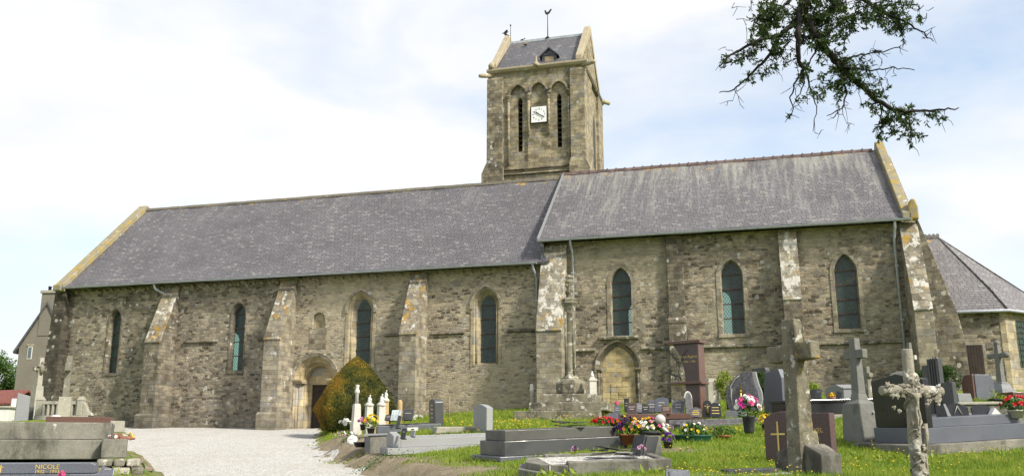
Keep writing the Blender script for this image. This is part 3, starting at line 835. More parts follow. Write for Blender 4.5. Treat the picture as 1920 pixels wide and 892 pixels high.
t.add([(U0,TV,15.1),(U0,TB,15.1),(U0,TB,20.55),(U0,TV,20.55)], [(0,1,2,3)])
t.add([(U0,TB,15.1),(U1,TB,15.1),(U1,TB,20.55),(U0,TB,20.55)], [(0,1,2,3)])
t.add([(U0,TV,20.55),(U1,TV,20.55),(U1,TB,20.55),(U0,TB,20.55)], [(0,1,2,3)])
t.add([(U1,TV,15.1),(U1,TB,15.1),(U1,TB,20.55),(U1,TV,20.55)], [(0,1,2,3)])
t.prism([(TV+.05,20.5),(TB-.05,20.5),(TV/2+TB/2,23.35)], U1-.45, U1-.02, axis='x')
t.prism([(TV+.05,20.5),(TB-.05,20.5),(TV/2+TB/2,23.35)], U0+.02, U0+.45, axis='x')
tower = cpart(t, 'tower', 'tower')
def tpart(mb, name, mat, **k): return mb.build(name, MAT[mat], tower, **k)
# clasping corner piers with offsets
q = MB()
q.box(U0-.22, U0+.62, TV-.18, TV+.6, 15.55, 20.16); q.prism([(TV-.18,20.16),(TV-.0,20.34),(TV+.6,20.34),(TV+.6,20.16)], U0-.22, U0+.62, axis='x')
q.prism([(U0-.46,11),(U0+.66,11),(U0+.66,15.3),(U0+.62,15.62),(U0-.22,15.62),(U0-.46,15.1)], TV-.27, TV+.7)
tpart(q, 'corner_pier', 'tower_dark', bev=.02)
q = MB()
q.box(U1-.64, U1+.12, TV-.18, TV+.75, 15.5, 20.26); q.prism([(TV-.18,20.26),(TV,20.44),(TV+.6,20.44),(TV+.6,20.26)], U1-.64, U1+.12, axis='x')
q.prism([(U1-.70,11),(U1+.34,11),(U1+.34,15.0),(U1+.12,15.55),(U1-.64,15.55),(U1-.70,15.35)], TV-.28, TV+.9)
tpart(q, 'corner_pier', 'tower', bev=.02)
q = MB()
q.box(U1+.0, U1+.10, TV+1.0, TV+2.0, 14, 20.3)
q.box(U1-.6, U1+.14, TB-1.25, TB+.1, 14, 20.3)
tpart(q, 'corner_pier', 'tower', bev=.02)
q = MB(); q.box(U0-.2, U0+.6, TB-.6, TB+.15, 14, 20.3); tpart(q, 'corner_pier', 'tower_dark', bev=.02)
for vv_ in (TV+3.05,):                                        # tall lancet on the east face
    q = MB(); A = [(TV+2.75,15.9),(TV+2.75,18.2),(TV+2.9,18.75),(TV+3.05,18.95),(TV+3.2,18.75),(TV+3.35,18.2),(TV+3.35,15.9)]
    q.prism(A, U1-.05, U1+.012, axis='x'); tpart(q, 'lancet', 'louvre')
# string bands under the belfry
for z in (15.25, 15.0):
    q = MB(); q.prism([(TV,z-.05),(TV-.08,z-.02),(TV-.08,z+.02),(TV,z+.08)], U0+.64, U1-.7, axis='x'); tpart(q, 'string_course', 'tower_dark')
# arcade hood moulds, shafts, capitals
for o in ARC:
    h = MB(); H0 = contour(o['c'], o['a']+.06, o['zs'], o['zs'], o['za']+.08); H1 = contour(o['c'], o['a']-.05, o['zs'], o['zs'], o['za']-.06)
    loft(h, H0, TV-.10, H1, TV-.10); loft(h, H0, TV, H0, TV-.10); loft(h, H1, TV-.10, H1, TV+.1)
    tpart(h, 'arch_mould', 'tower')
for x, zb_ in ((6.85, 15.5), (7.90, 16.95), (8.95, 16.95), (10.0, 15.5)):
    q = MB(); q.tube([(x, TV-.03, zb_), (x, TV-.03, 19.0)], .065, 10)
    sh = tpart(q, 'shaft', 'tower')
    k = MB(); k.lathe([(.07,-.02),(.09,.02),(.085,.08),(.16,.24),(.18,.26),(.18,.32)], 10, (x, TV-.03, 18.88)); k.build('capital', MAT['tower_dark'], sh)
for o in LAN:
    for i in range(11):
        z = 16.3 + i*.25
        q = MB(); q.prism([(TV+.22,z),(TV+.24,z+.03),(TV+.46,z+.2),(TV+.44,z+.17)], o['c']-.12, o['c']+.12, axis='x'); tpart(q, 'louvre', 'louvre')
# clock
q = MB(); q.box(8.03, 8.86, TV-.02, TV+.1, 17.62, 18.49); clock = tpart(q, 'clock', 'iron')
q = MB(); q.box(8.05, 8.84, TV-.05, TV-.02, 17.64, 18.47); q.build('clock_face', MAT['clock_white'], clock)
ccx, ccz = 8.445, 18.055
for k in range(12):
    a = math.pi/2 - 2*math.pi*(k+1)/12
    text('numeral', str(k+1), .13, MAT['black'], clock, (ccx+.30*math.cos(a), TV-.055, ccz+.30*math.sin(a)-.045), (R(90), 0, 0))
for ang, L, wd in ((math.pi/2-2*math.pi*10.33/12, .24, .032), (math.pi/2-2*math.pi*20/60, .34, .024)):
    q = MB(); dx, dz = math.cos(ang), math.sin(ang)
    q.prism([(ccx-dz*wd*.6-dx*.05, ccz+dx*wd*.6-dz*.05), (ccx+dx*L*.7-dz*wd, ccz+dz*L*.7+dx*wd), (ccx+dx*L, ccz+dz*L), (ccx+dx*L*.7+dz*wd, ccz+dz*L*.7-dx*wd), (ccx+dz*wd*.6-dx*.05, ccz-dx*wd*.6-dz*.05)], TV-.085, TV-.07)
    q.build('clock_hand', MAT['black'], clock)
# cornice and gargoyles
q = MB(); q.prism([(TV+.1,20.47),(TV-.14,20.52),(TV-.23,20.62),(TV-.23,20.72),(TV+.3,20.72)], U0-.24, U1+.28, axis='x'); tpart(q, 'cornice', 'coping_tower', bev=.015)
q = MB(); q.prism([(U1-.02,20.28),(U1+.14,20.32),(U1+.20,20.40),(U1+.20,20.5),(U1-.02,20.5)], TV+.3, TB+.3); tpart(q, 'cornice', 'tower_dark')
for pts in ([(U0+.1,TV+.1,20.48),(U0-.45,TV-.25,20.38),(U0-.6,TV-.35,20.35)], [(U1-.1,TV+.1,20.52),(U1+.5,TV-.28,20.46),(U1+.7,TV-.4,20.45)], [(8.42,TV,20.72),(8.42,TV-.35,20.64),(8.42,TV-.72,20.52)], [(U1,TB-.1,20.5),(U1+.5,TB+.3,20.42)]):
    q = MB(); q.tube(pts, [.13,.12,.09][:len(pts)], 8); tpart(q, 'gargoyle', 'coping_tower')
q = MB(); q.lathe([(.08,0),(.09,.1),(.05,.2),(.03,.45),(.0,.5)], 8, (8.36, TV-.22, 20.72)); tpart(q, 'pinnacle', 'coping_tower')
# saddleback roof
VR = (TV+TB)/2
def flat_roof(u0, u1, va, za, vb, zb_):
    m = MB(); m.prism([(va,za),(vb,zb_),(vb,zb_-.12),(va,za-.12)], u0, u1, axis='x'); return m
troof = tpart(flat_roof(U0+.28, U1-.30, TV-.12, 20.74, VR, 23.36), 'tower_roof', 'slate_tower')
tpart(flat_roof(U0+.28, U1-.30, TB+.12, 20.74, VR, 23.36), 'tower_roof', 'slate_tower')
q = MB(); q.box(U0+.3, U1-.3, VR-.1, VR+.1, 23.28, 23.42); q.build('ridge_tile', MAT['zinc'], troof)
for ua, ub in ((U0-.02, U0+.30), (U1-.32, U1+.02)):
    q = MB(); q.prism([(TV-.2,20.74),(TV-.2,21.0),(VR-.16,23.72),(VR,23.86),(VR+.16,23.72),(TB+.2,21.0),(TB+.2,20.74),(VR,23.3)], ua, ub, axis='x')
    tpart(q, 'gable_coping', 'coping_tower', bev=.03)
q = MB(); q.lathe([(.18,0),(.2,.2),(.14,.3),(.06,.4)], 10, (U0+.02, TV-.1, 20.74)); tpart(q, 'kneeler', 'coping_tower')
# dormer
q = MB(); q.box(8.60, 9.36, TV+.10, TV+1.0, 20.7, 21.30); dm = q.build('dormer', MAT['dormer'], troof)
q = MB(); q.prism([(8.47,21.22),(8.98,21.70),(9.49,21.22),(9.49,21.17),(8.98,21.62),(8.47,21.17)], TV-.02, TV+1.3); q.prism([(8.6,21.28),(8.98,21.60),(9.36,21.28)], TV+.08, TV+1.2); q.build('dormer_roof', MAT['dormer'], dm)
q = MB(); q.box(8.74, 9.22, TV+.085, TV+.12, 20.78, 21.20); q.build('hatch', MAT['wood'], dm)
# weathercock and lightning rod
q = MB(); q.tube([(8.36,VR,23.3),(8.36,VR,24.86)], [.03,.018], 6); q.lathe([(.14,0),(.16,.06),(.06,.14),(.03,.2)], 8, (8.36,VR,23.36)); wv_ = q.build('weathercock', MAT['iron'], troof)
q = MB()
prof = [(-.10,.0),(-.24,.12),(-.30,.26),(-.26,.30),(-.17,.16),(-.02,.12),(.10,.14),(.15,.28),(.24,.30),(.22,.22),(.20,.04),(.06,-.04)]
prof = [(.0,.0),(.12,.06),(.20,.18),(.30,.36),(.22,.40),(.14,.30),(.06,.20),(-.06,.18),(-.10,.30),(-.16,.36),(-.24,.28),(-.18,.24),(-.18,.10),(-.08,.0)]
q.prism([(8.36+a*.8, 24.82+b_*.8) for a, b_ in prof], VR-.015, VR+.015); q.build('cockerel', MAT['iron'], wv_)
q = MB(); q.tube([(U0+.30,VR,23.3),(U0+.30,VR,24.45)], [.022,.014], 6); q.ball((U0+.30,VR,24.45), .05, 8, 6); q.build('lightning_rod', MAT['iron'], troof)

# ---- apse-like sacristy behind the east end
POLY = [(24.5,1.0),(27.45,1.0),(29.5,3.05),(29.5,5.95),(27.4,8.0),(24.5,8.0)]
s = MB()
for i, (a, b_) in enumerate(zip(POLY, POLY[1:])):
    if i in (0, 1): continue
    s.add([(a[0],a[1],1.8),(b_[0],b_[1],1.8),(b_[0],b_[1],6.62),(a[0],a[1],6.62)], [(0,1,2,3)])
sac = cpart(s, 'sacristy_wall', 'rubble_dark')
s = MB(); a, b_ = POLY[0], POLY[1]; s.add([(a[0],a[1],1.8),(b_[0],b_[1],1.8),(b_[0],b_[1],6.62),(a[0],a[1],6.62)], [(0,1,2,3)]); cpart(s, 'sacristy_wall', 'rubble_dark')
s = MB(); a, b_ = POLY[1], POLY[2]
s.add([(a[0],a[1],1.8),(b_[0],b_[1],1.8),(b_[0],b_[1],6.62),(a[0],a[1],6.62)], [(0,1,2,3)])
cpart(s, 'sacristy_wall', 'dressed')
s = MB(); s.box(27.25, 27.45, .985, 1.2, 1.8, 6.61); cpart(s, 'quoin', 'dressed')
def big(pts, k, cx=26.4, cy=4.5):
    return [(cx+(x-cx)*k, cy+(y-cy)*k) for x, y in pts]
AP0, AP1 = (25.6, 4.5, 10.32), (26.1, 4.5, 10.32)
ring0, ring1 = big(POLY, 1.075), big(POLY, .80)
m = MB()
vv = [(x,y,6.62) for x,y in ring0] + [(x,y,7.55) for x,y in ring1] + [AP1, AP0]
ff = []
for i in range(5):
    ff.append((i, i+1, i+7, i+6)); ff.append((i+6, i+7, 12))
ff.append((6, 12, 13)); ff.append((11, 13, 12))
m.add(vv, ff)
m.add([(x,y,6.62) for x,y in ring0], [list(range(6))])
sroof = cpart(m, 'sacristy_roof', 'slate_apse')
q = MB(); q.tube([(ring0[1][0],ring0[1][1],6.66),(ring1[1][0],ring1[1][1],7.6),(26.1,4.5,10.33)], .03, 6); q.tube([(ring0[2][0],ring0[2][1],6.66),(ring1[2][0],ring1[2][1],7.6),(26.1,4.5,10.33)], .03, 6); q.build('hip_flashing', MAT['slate_apse'], sroof)
q = MB(); q.box(25.4, 26.15, 4.42, 4.58, 10.28, 10.42)
for i in range(5): q.box(25.42+i*.16, 25.5+i*.16, 4.44, 4.56, 10.40, 10.47)
q.build('ridge_crest', MAT['slate_apse'], sroof)
g = MB(); rg = big(POLY, 1.085)
g.tube([(x, y, 6.60) for x, y in rg], .06, 8); cpart(g, 'gutter', 'zinc')
q = MB(); q.box(25.93, 26.55, .93, 1.0, 1.9, 5.38)
sd = cpart(q, 'side_door', 'door')
for i in range(6):
    k = MB(); k.box(25.945+i*.1, 25.945+i*.1+.09, .91, .932, 1.9, 5.36); k.build('door_board', MAT['door'], sd)
q = MB(); q.box(25.80, 25.93, .95, 1.0, 1.9, 5.5); q.box(26.55, 26.66, .95, 1.0, 1.9, 5.5); q.box(25.93, 26.55, .95, 1.0, 5.38, 5.5); q.build('door_frame', MAT['dressed'], sd)
# barred window in the slanting face
dv = (Vector((29.5,3.05,0))-Vector((27.45,1.0,0))); nrm = Vector((dv.y,-dv.x,0)).normalized()
def slant(s_, z, out): v_ = Vector((27.45,1.0,0)) + dv*s_ + nrm*out; return (v_.x, v_.y, z)
q = MB(); q.add([slant(.22,4.55,.012), slant(.78,4.55,.012), slant(.78,6.3,.012), slant(.22,6.3,.012)], [(0,1,2,3)]); sw = cpart(q, 'window', 'glass_green')
q = MB()
for i in range(7): q.tube([slant(.22+.56*i/6,4.55,.06), slant(.22+.56*i/6,6.3,.06)], .014, 6)
for i in range(9): q.tube([slant(.22,4.55+1.75*i/8,.06), slant(.78,4.55+1.75*i/8,.06)], .012, 6)
q.build('window_grille', MAT['iron'], sw)
downpipe([(25.72,.85,6.5),(25.72,.85,3.2)])

# ================================================================== terrain, path, sky-side surroundings
PY = [0, 6, 9, 12, 14.6, 17.8, 20.7, 24, 29.5, 41, 46]
PXL = [-3.2, -3.4, -3.6, -4.0, -5.1, -7.3, -8.6, -10.2, -12.2, -17.2, -20]
PXR = [1.2, .6, -.2, -1.3, -2.0, -2.85, -3.85, -4.85, -6.35, -8.6, -8.0]
ANCH = [(100,905,9.5),(0,905,9.5),(60,862,13),(200,868,12.6),(150,795,19),(20,795,24),(100,787,23),(70,783,27),(-200,800,24),(-200,880,12),
        (600,812,32.5),(660,806,26),(700,818,24.5),(740,838,20.5),(690,868,20),(860,850,16),(800,885,14.5),(840,893,13),(640,832,27),(760,792,29),
        (830,789,30),(920,812,23),(1000,800,23),(900,783,33),(936,886,14.0),(1060,893,11),(1260,880,11),(1150,850,13),(925,897,12.5),
        (1060,784,27),(960,784,28),(1150,780,27),(1220,845,14),(1170,830,16),(1300,832,16.5),(1360,822,17.5),(1400,815,18.5),(1450,802,20),(1250,800,22),
        (1400,768,26),(1340,762,28),(1440,760,27),(1500,785,20.5),(1640,775,21),(1617,817,16.5),(1745,852,15),(1920,838,16.5),(1490,915,10.5),(1510,905,12.8),
        (1730,925,8.3),(1560,870,11.5),(1850,900,9),(1350,880,10.5),(1600,745,27),(1820,752,23),(1900,750,25),(1880,744,28),(1715,745,28),(1990,790,20),(2300,850,12)]
pts_, zs_ = [], []
for a in ANCH:
    p = at(*a); pts_.append((p.x, p.y)); zs_.append(p.z)
for u, z in ((-14,2.62),(-9,2.62),(-5,2.62),(-1,2.63),(2,2.68),(4.8,2.88),(7,3.0),(9.5,3.12),(13,3.2),(17,3.3),(21,3.5),(24,3.58),(27,3.62)):
    p = cw(u, -.8, z); pts_.append((p.x, p.y)); zs_.append(z)
    p = cw(u, 6, z); pts_.append((p.x, p.y)); zs_.append(z+.1)
for x, y, z in ((0,2,.9),(4,3,1.1),(-6,3,.9),(8,5,1.3),(-9,6,1.2),(-30,45,2.6),(-30,30,2.3),(-25,20,2.1),(30,40,3.7),(25,25,2.9),(20,12,2.0),(-20,60,2.8),(20,60,3.8),(-40,75,2.9),(0,75,3.4)):
    pts_.append((x, y)); zs_.append(z)
pts_ = np.array(pts_); zs_ = np.array(zs_)
A_ = np.c_[np.ones(len(pts_)), pts_]
plane, *_ = np.linalg.lstsq(A_, zs_, rcond=None)
def kern(a, b): return np.exp(-((a[:,None,:]-b[None])**2).sum(-1)/(2*3.6**2))
wts = np.linalg.solve(kern(pts_, pts_) + .06*np.eye(len(pts_)), zs_ - A_@plane)
def bank(xy):
    xy = np.asarray(xy, float)
    c = np.clip(xy, (-45, 0), (45, 80))
    return np.c_[np.ones(len(c)), c]@plane + kern(c, pts_)@wts
def pathdist(xy):
    xl, xr = np.interp(xy[:,1], PY, PXL), np.interp(xy[:,1], PY, PXR)
    wob = .16*np.sin(xy[:,1]*1.7) + .10*np.sin(xy[:,1]*4.1+1) + .05*np.sin(xy[:,1]*9.3)
    return np.maximum(np.maximum(xl - xy[:,0], xy[:,0] - xr) + wob*.6, -3)
def height(xy):
    xy = np.asarray(xy, float)
    d = pathdist(xy)
    s = np.clip((d-.03)/.62, 0, 1); s = s*s*(3-2*s)
    zp = .06*np.clip(xy[:,1], 0, 43.5)
    far = np.clip((xy[:,1]-43)/3, 0, 1)
    s = np.maximum(s, far)
    return zp*(1-s) + bank(xy)*s
def hz(x, y): return float(height(np.array([[x, y]]))[0])

xs = np.r_[-1500,-600,-250,-120,-70, np.linspace(-45,-14,50)[:-1], np.linspace(-14,14,118)[:-1], np.linspace(14,45,45), 70,120,250,600,1500]
ys = np.r_[-400,-100,-30,-8, np.linspace(0,34,140)[:-1], np.linspace(34,62,60)[:-1], 62,70,80,110,200,450,1500]
gx, gy = np.meshgrid(xs, ys); xy = np.c_[gx.ravel(), gy.ravel()]
gz = height(xy) + .02*np.sin(xy[:,0]*2.1)*np.sin(xy[:,1]*1.7) + .012*np.sin(xy[:,0]*5.3+xy[:,1]*3.1)
gz -= .06*(pathdist(xy) < -.15)*(xy[:,1] < 46)
nx_ = len(xs)
idx = np.arange(len(xy)).reshape(len(ys), nx_)
qd = np.stack([idx[:-1,:-1], idx[:-1,1:], idx[1:,1:], idx[1:,:-1]], -1).reshape(-1, 4)
ground = raw_mesh('ground', np.c_[xy, gz], qd, MAT['ground'], smooth=True)
ground['kind'] = 'structure'
# bare earth on the cut bank beside the path and in a worn patch round the graves
d_ = pathdist(xy)
earth = np.clip(1.15 - d_/1.9, 0, 1)*(xy[:,0] > np.interp(xy[:,1], PY, PXR)-1)*(xy[:,1] < 27)
earth = np.maximum(earth, .8*np.exp(-(((xy-np.array([-.75, 13.3]))/np.array([1.3,1.0]))**2).sum(1)))
earth = np.maximum(earth, .9*np.clip(1-np.abs(d_-.1)/.35, 0, 1))
earth = np.maximum(earth, .62*np.clip(1.6-d_, 0, 1)*(xy[:,0] < np.interp(xy[:,1], PY, PXL)+.3)*(xy[:,1] < 20))
earth = np.maximum(earth, .75*np.exp(-(((xy-np.array([-5.1, 27.5]))/np.array([1.2,3.0]))**2).sum(1)))
earth = np.maximum(earth, .75*np.exp(-(((xy-np.array([2.3, 15.0]))/np.array([1.0,.8]))**2).sum(1)))
at_e = ground.data.attributes.new('earth', 'FLOAT', 'POINT'); at_e.data.foreach_set('value', earth.astype(np.float32))

gy_ = np.linspace(0, 45.6, 230); t_ = np.linspace(0, 1, 26)
xl, xr = np.interp(gy_, PY, PXL)-.12, np.interp(gy_, PY, PXR)+.12
jag = .09*np.sin(gy_*3.1)+.07*np.sin(gy_*7.7+2)
px_ = xl[:,None]*(1-t_) + (xr + jag)[:,None]*t_
pxy = np.c_[px_.ravel(), np.repeat(gy_, 26)]
gpz = height(pxy) + .012 + .008*np.sin(pxy[:,0]*3.3)*np.sin(pxy[:,1]*2.1)
idx = np.arange(len(pxy)).reshape(230, 26)
qd = np.stack([idx[:-1,:-1], idx[:-1,1:], idx[1:,1:], idx[1:,:-1]], -1).reshape(-1, 4)
path = raw_mesh('path', np.c_[pxy, gpz], qd, MAT['gravel'], smooth=True); path['kind'] = 'structure'

# grass: short blades thickest in the foreground lawn; buttercups between them
def scatter(n, x0, x1, y0, y1, dmin=.75):
    p = np.c_[nrs.uniform(x0, x1, n), nrs.uniform(y0, y1, n)]
    d = pathdist(p)
    keep = d > dmin - .5*nrs.rand(n)
    left = p[:,0] < np.interp(p[:,1], PY, PXL)
    # keep bare earth bare
    e = np.clip(1.15 - d/1.9, 0, 1)*(~left)*(p[:,1] < 27)
    e = np.maximum(e, .8*np.exp(-(((p-np.array([-.75, 13.3]))/np.array([1.3,1.0]))**2).sum(1)))
    e = np.maximum(e, .75*np.exp(-(((p-np.array([-5.1, 27.5]))/np.array([1.2,3.0]))**2).sum(1)))
    e = np.maximum(e, .75*np.exp(-(((p-np.array([2.3, 15.0]))/np.array([1.0,.8]))**2).sum(1)))
    keep &= nrs.rand(n) > e*1.35
    return p[keep]
P_ = np.concatenate([scatter(120000, -1.5, 11, 6.5, 14), scatter(70000, -3, 14, 14, 24), scatter(42000, -9, 14, 24, 38)])
clump = .5 + .5*np.sin(P_[:,0]*1.9+np.sin(P_[:,1]*1.3)*2)*np.sin(P_[:,1]*2.3+P_[:,0])
hh = (.035 + .05*nrs.rand(len(P_)) + .045*clump*nrs.rand(len(P_)))*(1 + .35*(P_[:,1] > 20))
wd = .0055*(1 + .05*P_[:,1])
ang = nrs.uniform(0, 2*np.pi, len(P_)); lean = nrs.normal(0, .45, (len(P_), 2))*hh[:,None]
z_ = height(P_) - .01
dx = np.c_[np.cos(ang), np.sin(ang)]*wd[:,None]
b0 = np.c_[P_-dx, z_]; b1 = np.c_[P_+dx, z_]; tip = np.c_[P_+lean, z_+hh]
gr = raw_mesh('grass', np.stack([b0, b1, tip], 1).reshape(-1, 3), np.arange(3*len(P_)).reshape(-1, 3), MAT['grass'])
gr['kind'] = 'stuff'; tag(gr, 'short bright green grass growing between the graves', 'grass')
B_ = np.concatenate([scatter(900, 1.5, 10, 7, 15), scatter(1100, -2, 3, 19.5, 27), scatter(400, 2, 12, 14, 20)])
cl = np.sin(B_[:,0]*1.3+2)*np.sin(B_[:,1]*1.1+.5) + nrs.normal(0, .4, len(B_)) > .35
B_ = B_[cl]
c_ = np.c_[B_, height(B_) + nrs.uniform(.06, .14, len(B_))]
r_ = (.006 + .0006*B_[:,1])[:,None]
oc = np.stack([c_+r_*np.array(v) for v in ((1,0,.2),(0,1,.2),(-1,0,.2),(0,-1,.2),(0,0,.7),(0,0,-.5))], 1).reshape(-1, 3)
tri = np.array([(0,1,4),(1,2,4),(2,3,4),(3,0,4),(1,0,5),(2,1,5),(3,2,5),(0,3,5)])
bc = raw_mesh('buttercups', oc, (np.arange(len(B_))[:,None,None]*6 + tri[None]).reshape(-1, 3), MAT['buttercup'])
bc['kind'] = 'stuff'; tag(bc, 'tiny yellow buttercups dotted through the grass', 'flowers')
# low weeds hanging on the earth bank
def weeds(px, py, Y, w, d, h, n, label, mat='leaf_bright', size=.05):
    b = at(px, py, Y)
    q = nrs.normal(size=(n, 3))*np.array([w, d, 0])*.33
    zz = height(q[:,:2] + np.array([b.x, b.y]))
    q[:,2] = zz + np.abs(nrs.normal(size=n))*h*.5
    q[:,:2] += np.array([b.x, b.y])
    v, f = leaves(q - np.array(b), size, .35, .5, .8)
    o = raw_mesh('weed_clump', v, f, MAT[mat]); o.location = b
    tag(o, label, 'weeds'); o['kind'] = 'stuff'
weeds(606, 812, 28, 1.0, .5, .1, 160, 'low green tuft at the foot of the clipped yew')
weeds(665, 832, 21, 1.2, .6, .10, 220, 'sprawling yellow green weeds on the earth bank beneath the white wreath')
weeds(712, 852, 18.5, .9, .4, .16, 260, 'leafy green weeds growing against the end of the pale granite grave', 'leaf_mid')
weeds(765, 876, 16.0, .7, .35, .08, 140, 'small weeds low on the bare earth in front of the pale granite grave')
weeds(238, 868, 12, .35, .3, .14, 120, 'green weeds growing beside the low rubble wall', 'leaf_mid', .07)
weeds(240, 885, 11, .4, .3, .10, 120, 'bright weeds at the bottom edge of the low rubble wall', 'leaf_bright', .06)
weeds(1040, 893, 10.6, .4, .2, .07, 90, 'grass tuft against the mossy old grave kerb', 'leaf_bright', .09)
weeds(1240, 884, 10.4, .5, .2, .07, 110, 'long grass at the right end of the mossy old grave kerb', 'leaf_bright', .09)
weeds(1690, 850, 14, 1.0, .4, .10, 200, 'long grass along the plinth of the big dark tomb', 'leaf_bright', .08)

# ================================================================== helpers for graves, flowers and plaques
GR = 24.0                                   # the graves lie turned this much; they follow the rise of the ground
TILT = (2.4, 1.4)
def G(name, label, cat, px, py, Y, rot=GR, tilt=(0,0), group=None):
    return thing(name, label, cat, at(px, py, Y), rot, group, tilt)
def pt(parent, name, mat, fn, bev=0.0, rough=0, sub=0):
    m = MB(); fn(m); return m.build(name, MAT[mat], parent, bev=bev, rough=rough, sub=sub)
def settle(o, k=.0): o.location.z = hz(o.location.x, o.location.y) + k
def bx(*a): return lambda m: m.box(*a)
def stone_poly(y0, y1, z0, z1, shape):
    """outline of a headstone in (y, z)"""
    w = y1-y0; c = (y0+y1)/2
    if shape == 'arch':
        return [(y0,z0),(y1,z0)] + [(c+w/2*math.cos(t*math.pi/12), z1-w*.18+w*.18*math.sin(t*math.pi/12)) for t in range(13)]
    if shape == 'round':
        return [(y0,z0),(y1,z0)] + [(c+w/2*math.cos(t*math.pi/12), z1-w*.5+w*.5*math.sin(t*math.pi/12)) for t in range(13)]
    if shape == 'shoulder':
        return [(y0,z0),(y1,z0),(y1,z1-w*.14),(y1-w*.2,z1-w*.10)] + [(c+w*.28*math.cos(t*math.pi/10), z1-w*.09+w*.09*math.sin(t*math.pi/10)) for t in range(11)] + [(y0+w*.2,z1-w*.10),(y0,z1-w*.14)]
    if shape == 'gable':
        return [(y0,z0),(y1,z0),(y1,z1-w*.2),(c+w*.12,z1),(c-w*.12,z1),(y0,z1-w*.2)]
    if shape == 'slope':
        return [(y0,z0),(y1,z0),(y1,z1-w*.3),(y0,z1)]
    return [(y0,z0),(y1,z0),(y1,z1),(y0,z1)]
_bloom = {}
def bloom_mesh(mat):
    if mat not in _bloom:
        m = MB()
        for ring, (n, r, zz) in enumerate(((7, 1.0, .1), (6, .7, .45), (4, .35, .7))):
            for k in range(n):
                a = 2*math.pi*k/n + ring*.4
                c, s_ = math.cos(a), math.sin(a); w = .42*r+.1
                m.add([(0,0,-.1+zz*.5),(c*r*.6-s_*w,s_*r*.6+c*w,zz),(c*r,s_*r,zz+.1),(c*r*.6+s_*w,s_*r*.6-c*w,zz)], [(0,1,2,3)])
        tmp_ = m.build('flower_head', MAT[mat], normals=False); _bloom[mat] = tmp_.data
        bpy.data.objects.remove(tmp_)
    return _bloom[mat]
def posy(parent, c, rx, ry, rz_, n, mats, size, leafn=120, leaf='leaf_mid', lsize=.05, up=.5):
    if leafn:
        q = nrs.normal(size=(leafn, 3)); q /= np.linalg.norm(q, axis=1)[:,None]
        q *= (nrs.rand(leafn)**.4)[:,None]*np.array([rx, ry, rz_]); q[:,2] -= rz_*.15
        v, f = leaves(q + np.array(c), lsize, .45, .4, up)
        raw_mesh('foliage', v, f, MAT[leaf], parent)
    for i in range(n):
        a = rnd.uniform(0, 6.28); e = rnd.uniform(-.15, 1.0); k = math.sqrt(max(0, 1-e*e))*rnd.uniform(.75, 1.0)
        o = bpy.data.objects.new('flower_head', bloom_mesh('f_'+rnd.choice(mats))); COL.objects.link(o); o.parent = parent
        o.location = (c[0]+rx*k*math.cos(a), c[1]+ry*k*math.sin(a), c[2]+rz_*max(e, -.2))
        s_ = size*rnd.uniform(.75, 1.2); o.scale = (s_, s_, s_)
        d = Vector((k*math.cos(a), k*math.sin(a) - .3, e+.25))
        o.rotation_euler = d.to_track_quat('Z', 'Y').to_euler()
def pot(parent, mat, r, h, z=0.0, c=(0,0)):
    m = MB(); m.lathe([(r*.72, z), (r*.95, z+h*.86), (r*1.06, z+h*.86), (r*1.06, z+h), (r*.9, z+h), (r*.86, z+h*.9)], 14, (c[0], c[1], 0))
    return m.build('pot', MAT[mat], parent)
def plaque(px, py, Y, w, h, mat, label, shape='rect', rot=-14, lean=20, t=.025, lines=2, linemat='pale_letter', group=None):
    """small memorial tablet leaning back on its stand; its face looks along local -y"""
    o = thing('memorial_plaque', label, 'plaque', at(px, py, Y), rot, group)
    M = Matrix.Rotation(R(-lean), 4, 'X')
    m = MB(); poly = stone_poly(-w/2, w/2, 0, h, shape); m.prism(poly, -t/2, t/2, M); m.build('tablet', MAT[mat], o, bev=.004)
    m = MB(); m.box(-w*.3, w*.3, 0, max(.04, h*math.sin(R(lean))*.8+t), -.015, .012); m.build('stand', MAT['granite_black'], o)
    if lines:
        for i in range(lines):
            ww = w*rnd.uniform(.22, .36); z = h*(.62-.2*i)
            m = MB(); m.box(-ww, ww, -t/2-.004, -t/2-.001, z, z+h*.05, M); m.build('inscription', MAT[linemat], o)
    return o
def sh(v, k): return v*k

# ================================================================== beyond the churchyard: house, shed, tree
Y = 75; hb = at(67, 772, Y); k = Y/1747
house = thing('house', 'grey rendered gabled house with a tall chimney beyond the church corner', 'house', (hb.x, hb.y, hb.z), -4)
hw, he, hr = 48*k, 122*k, 205*k
pt(house, 'wall', 'render', lambda m: m.prism([(-hw,-4),(hw,-4),(hw,he),(0,hr),(-hw,he)], 0, 9))
def hroof(m):
    m.prism([(-hw-.35,he-.5),(0,hr+.05),(0,hr+.25),(-hw-.42,he-.35)], -.18, 9.2)
    m.prism([(hw+.35,he-.5),(0,hr+.05),(0,hr+.25),(hw+.42,he-.35)], -.18, 9.2)
pt(house, 'roof', 'slate_tower', hroof)
ch = pt(house, 'chimney', 'render', lambda m: m.box(-.62, .88, -.05, .9, hr-2.6, hr+.95), bev=.02)
pt(ch, 'chimney_crown', 'render_light', lambda m: m.box(-.72, .98, -.16, 1.0, hr+.95, hr+1.2), bev=.03)
for x_ in (-.25, .2, .6): pt(ch, 'chimney_pot', 'iron', lambda m: m.lathe([(.14,0),(.12,.35),(.16,.36),(.16,.42)], 8, (x_, .4, hr+1.18)))
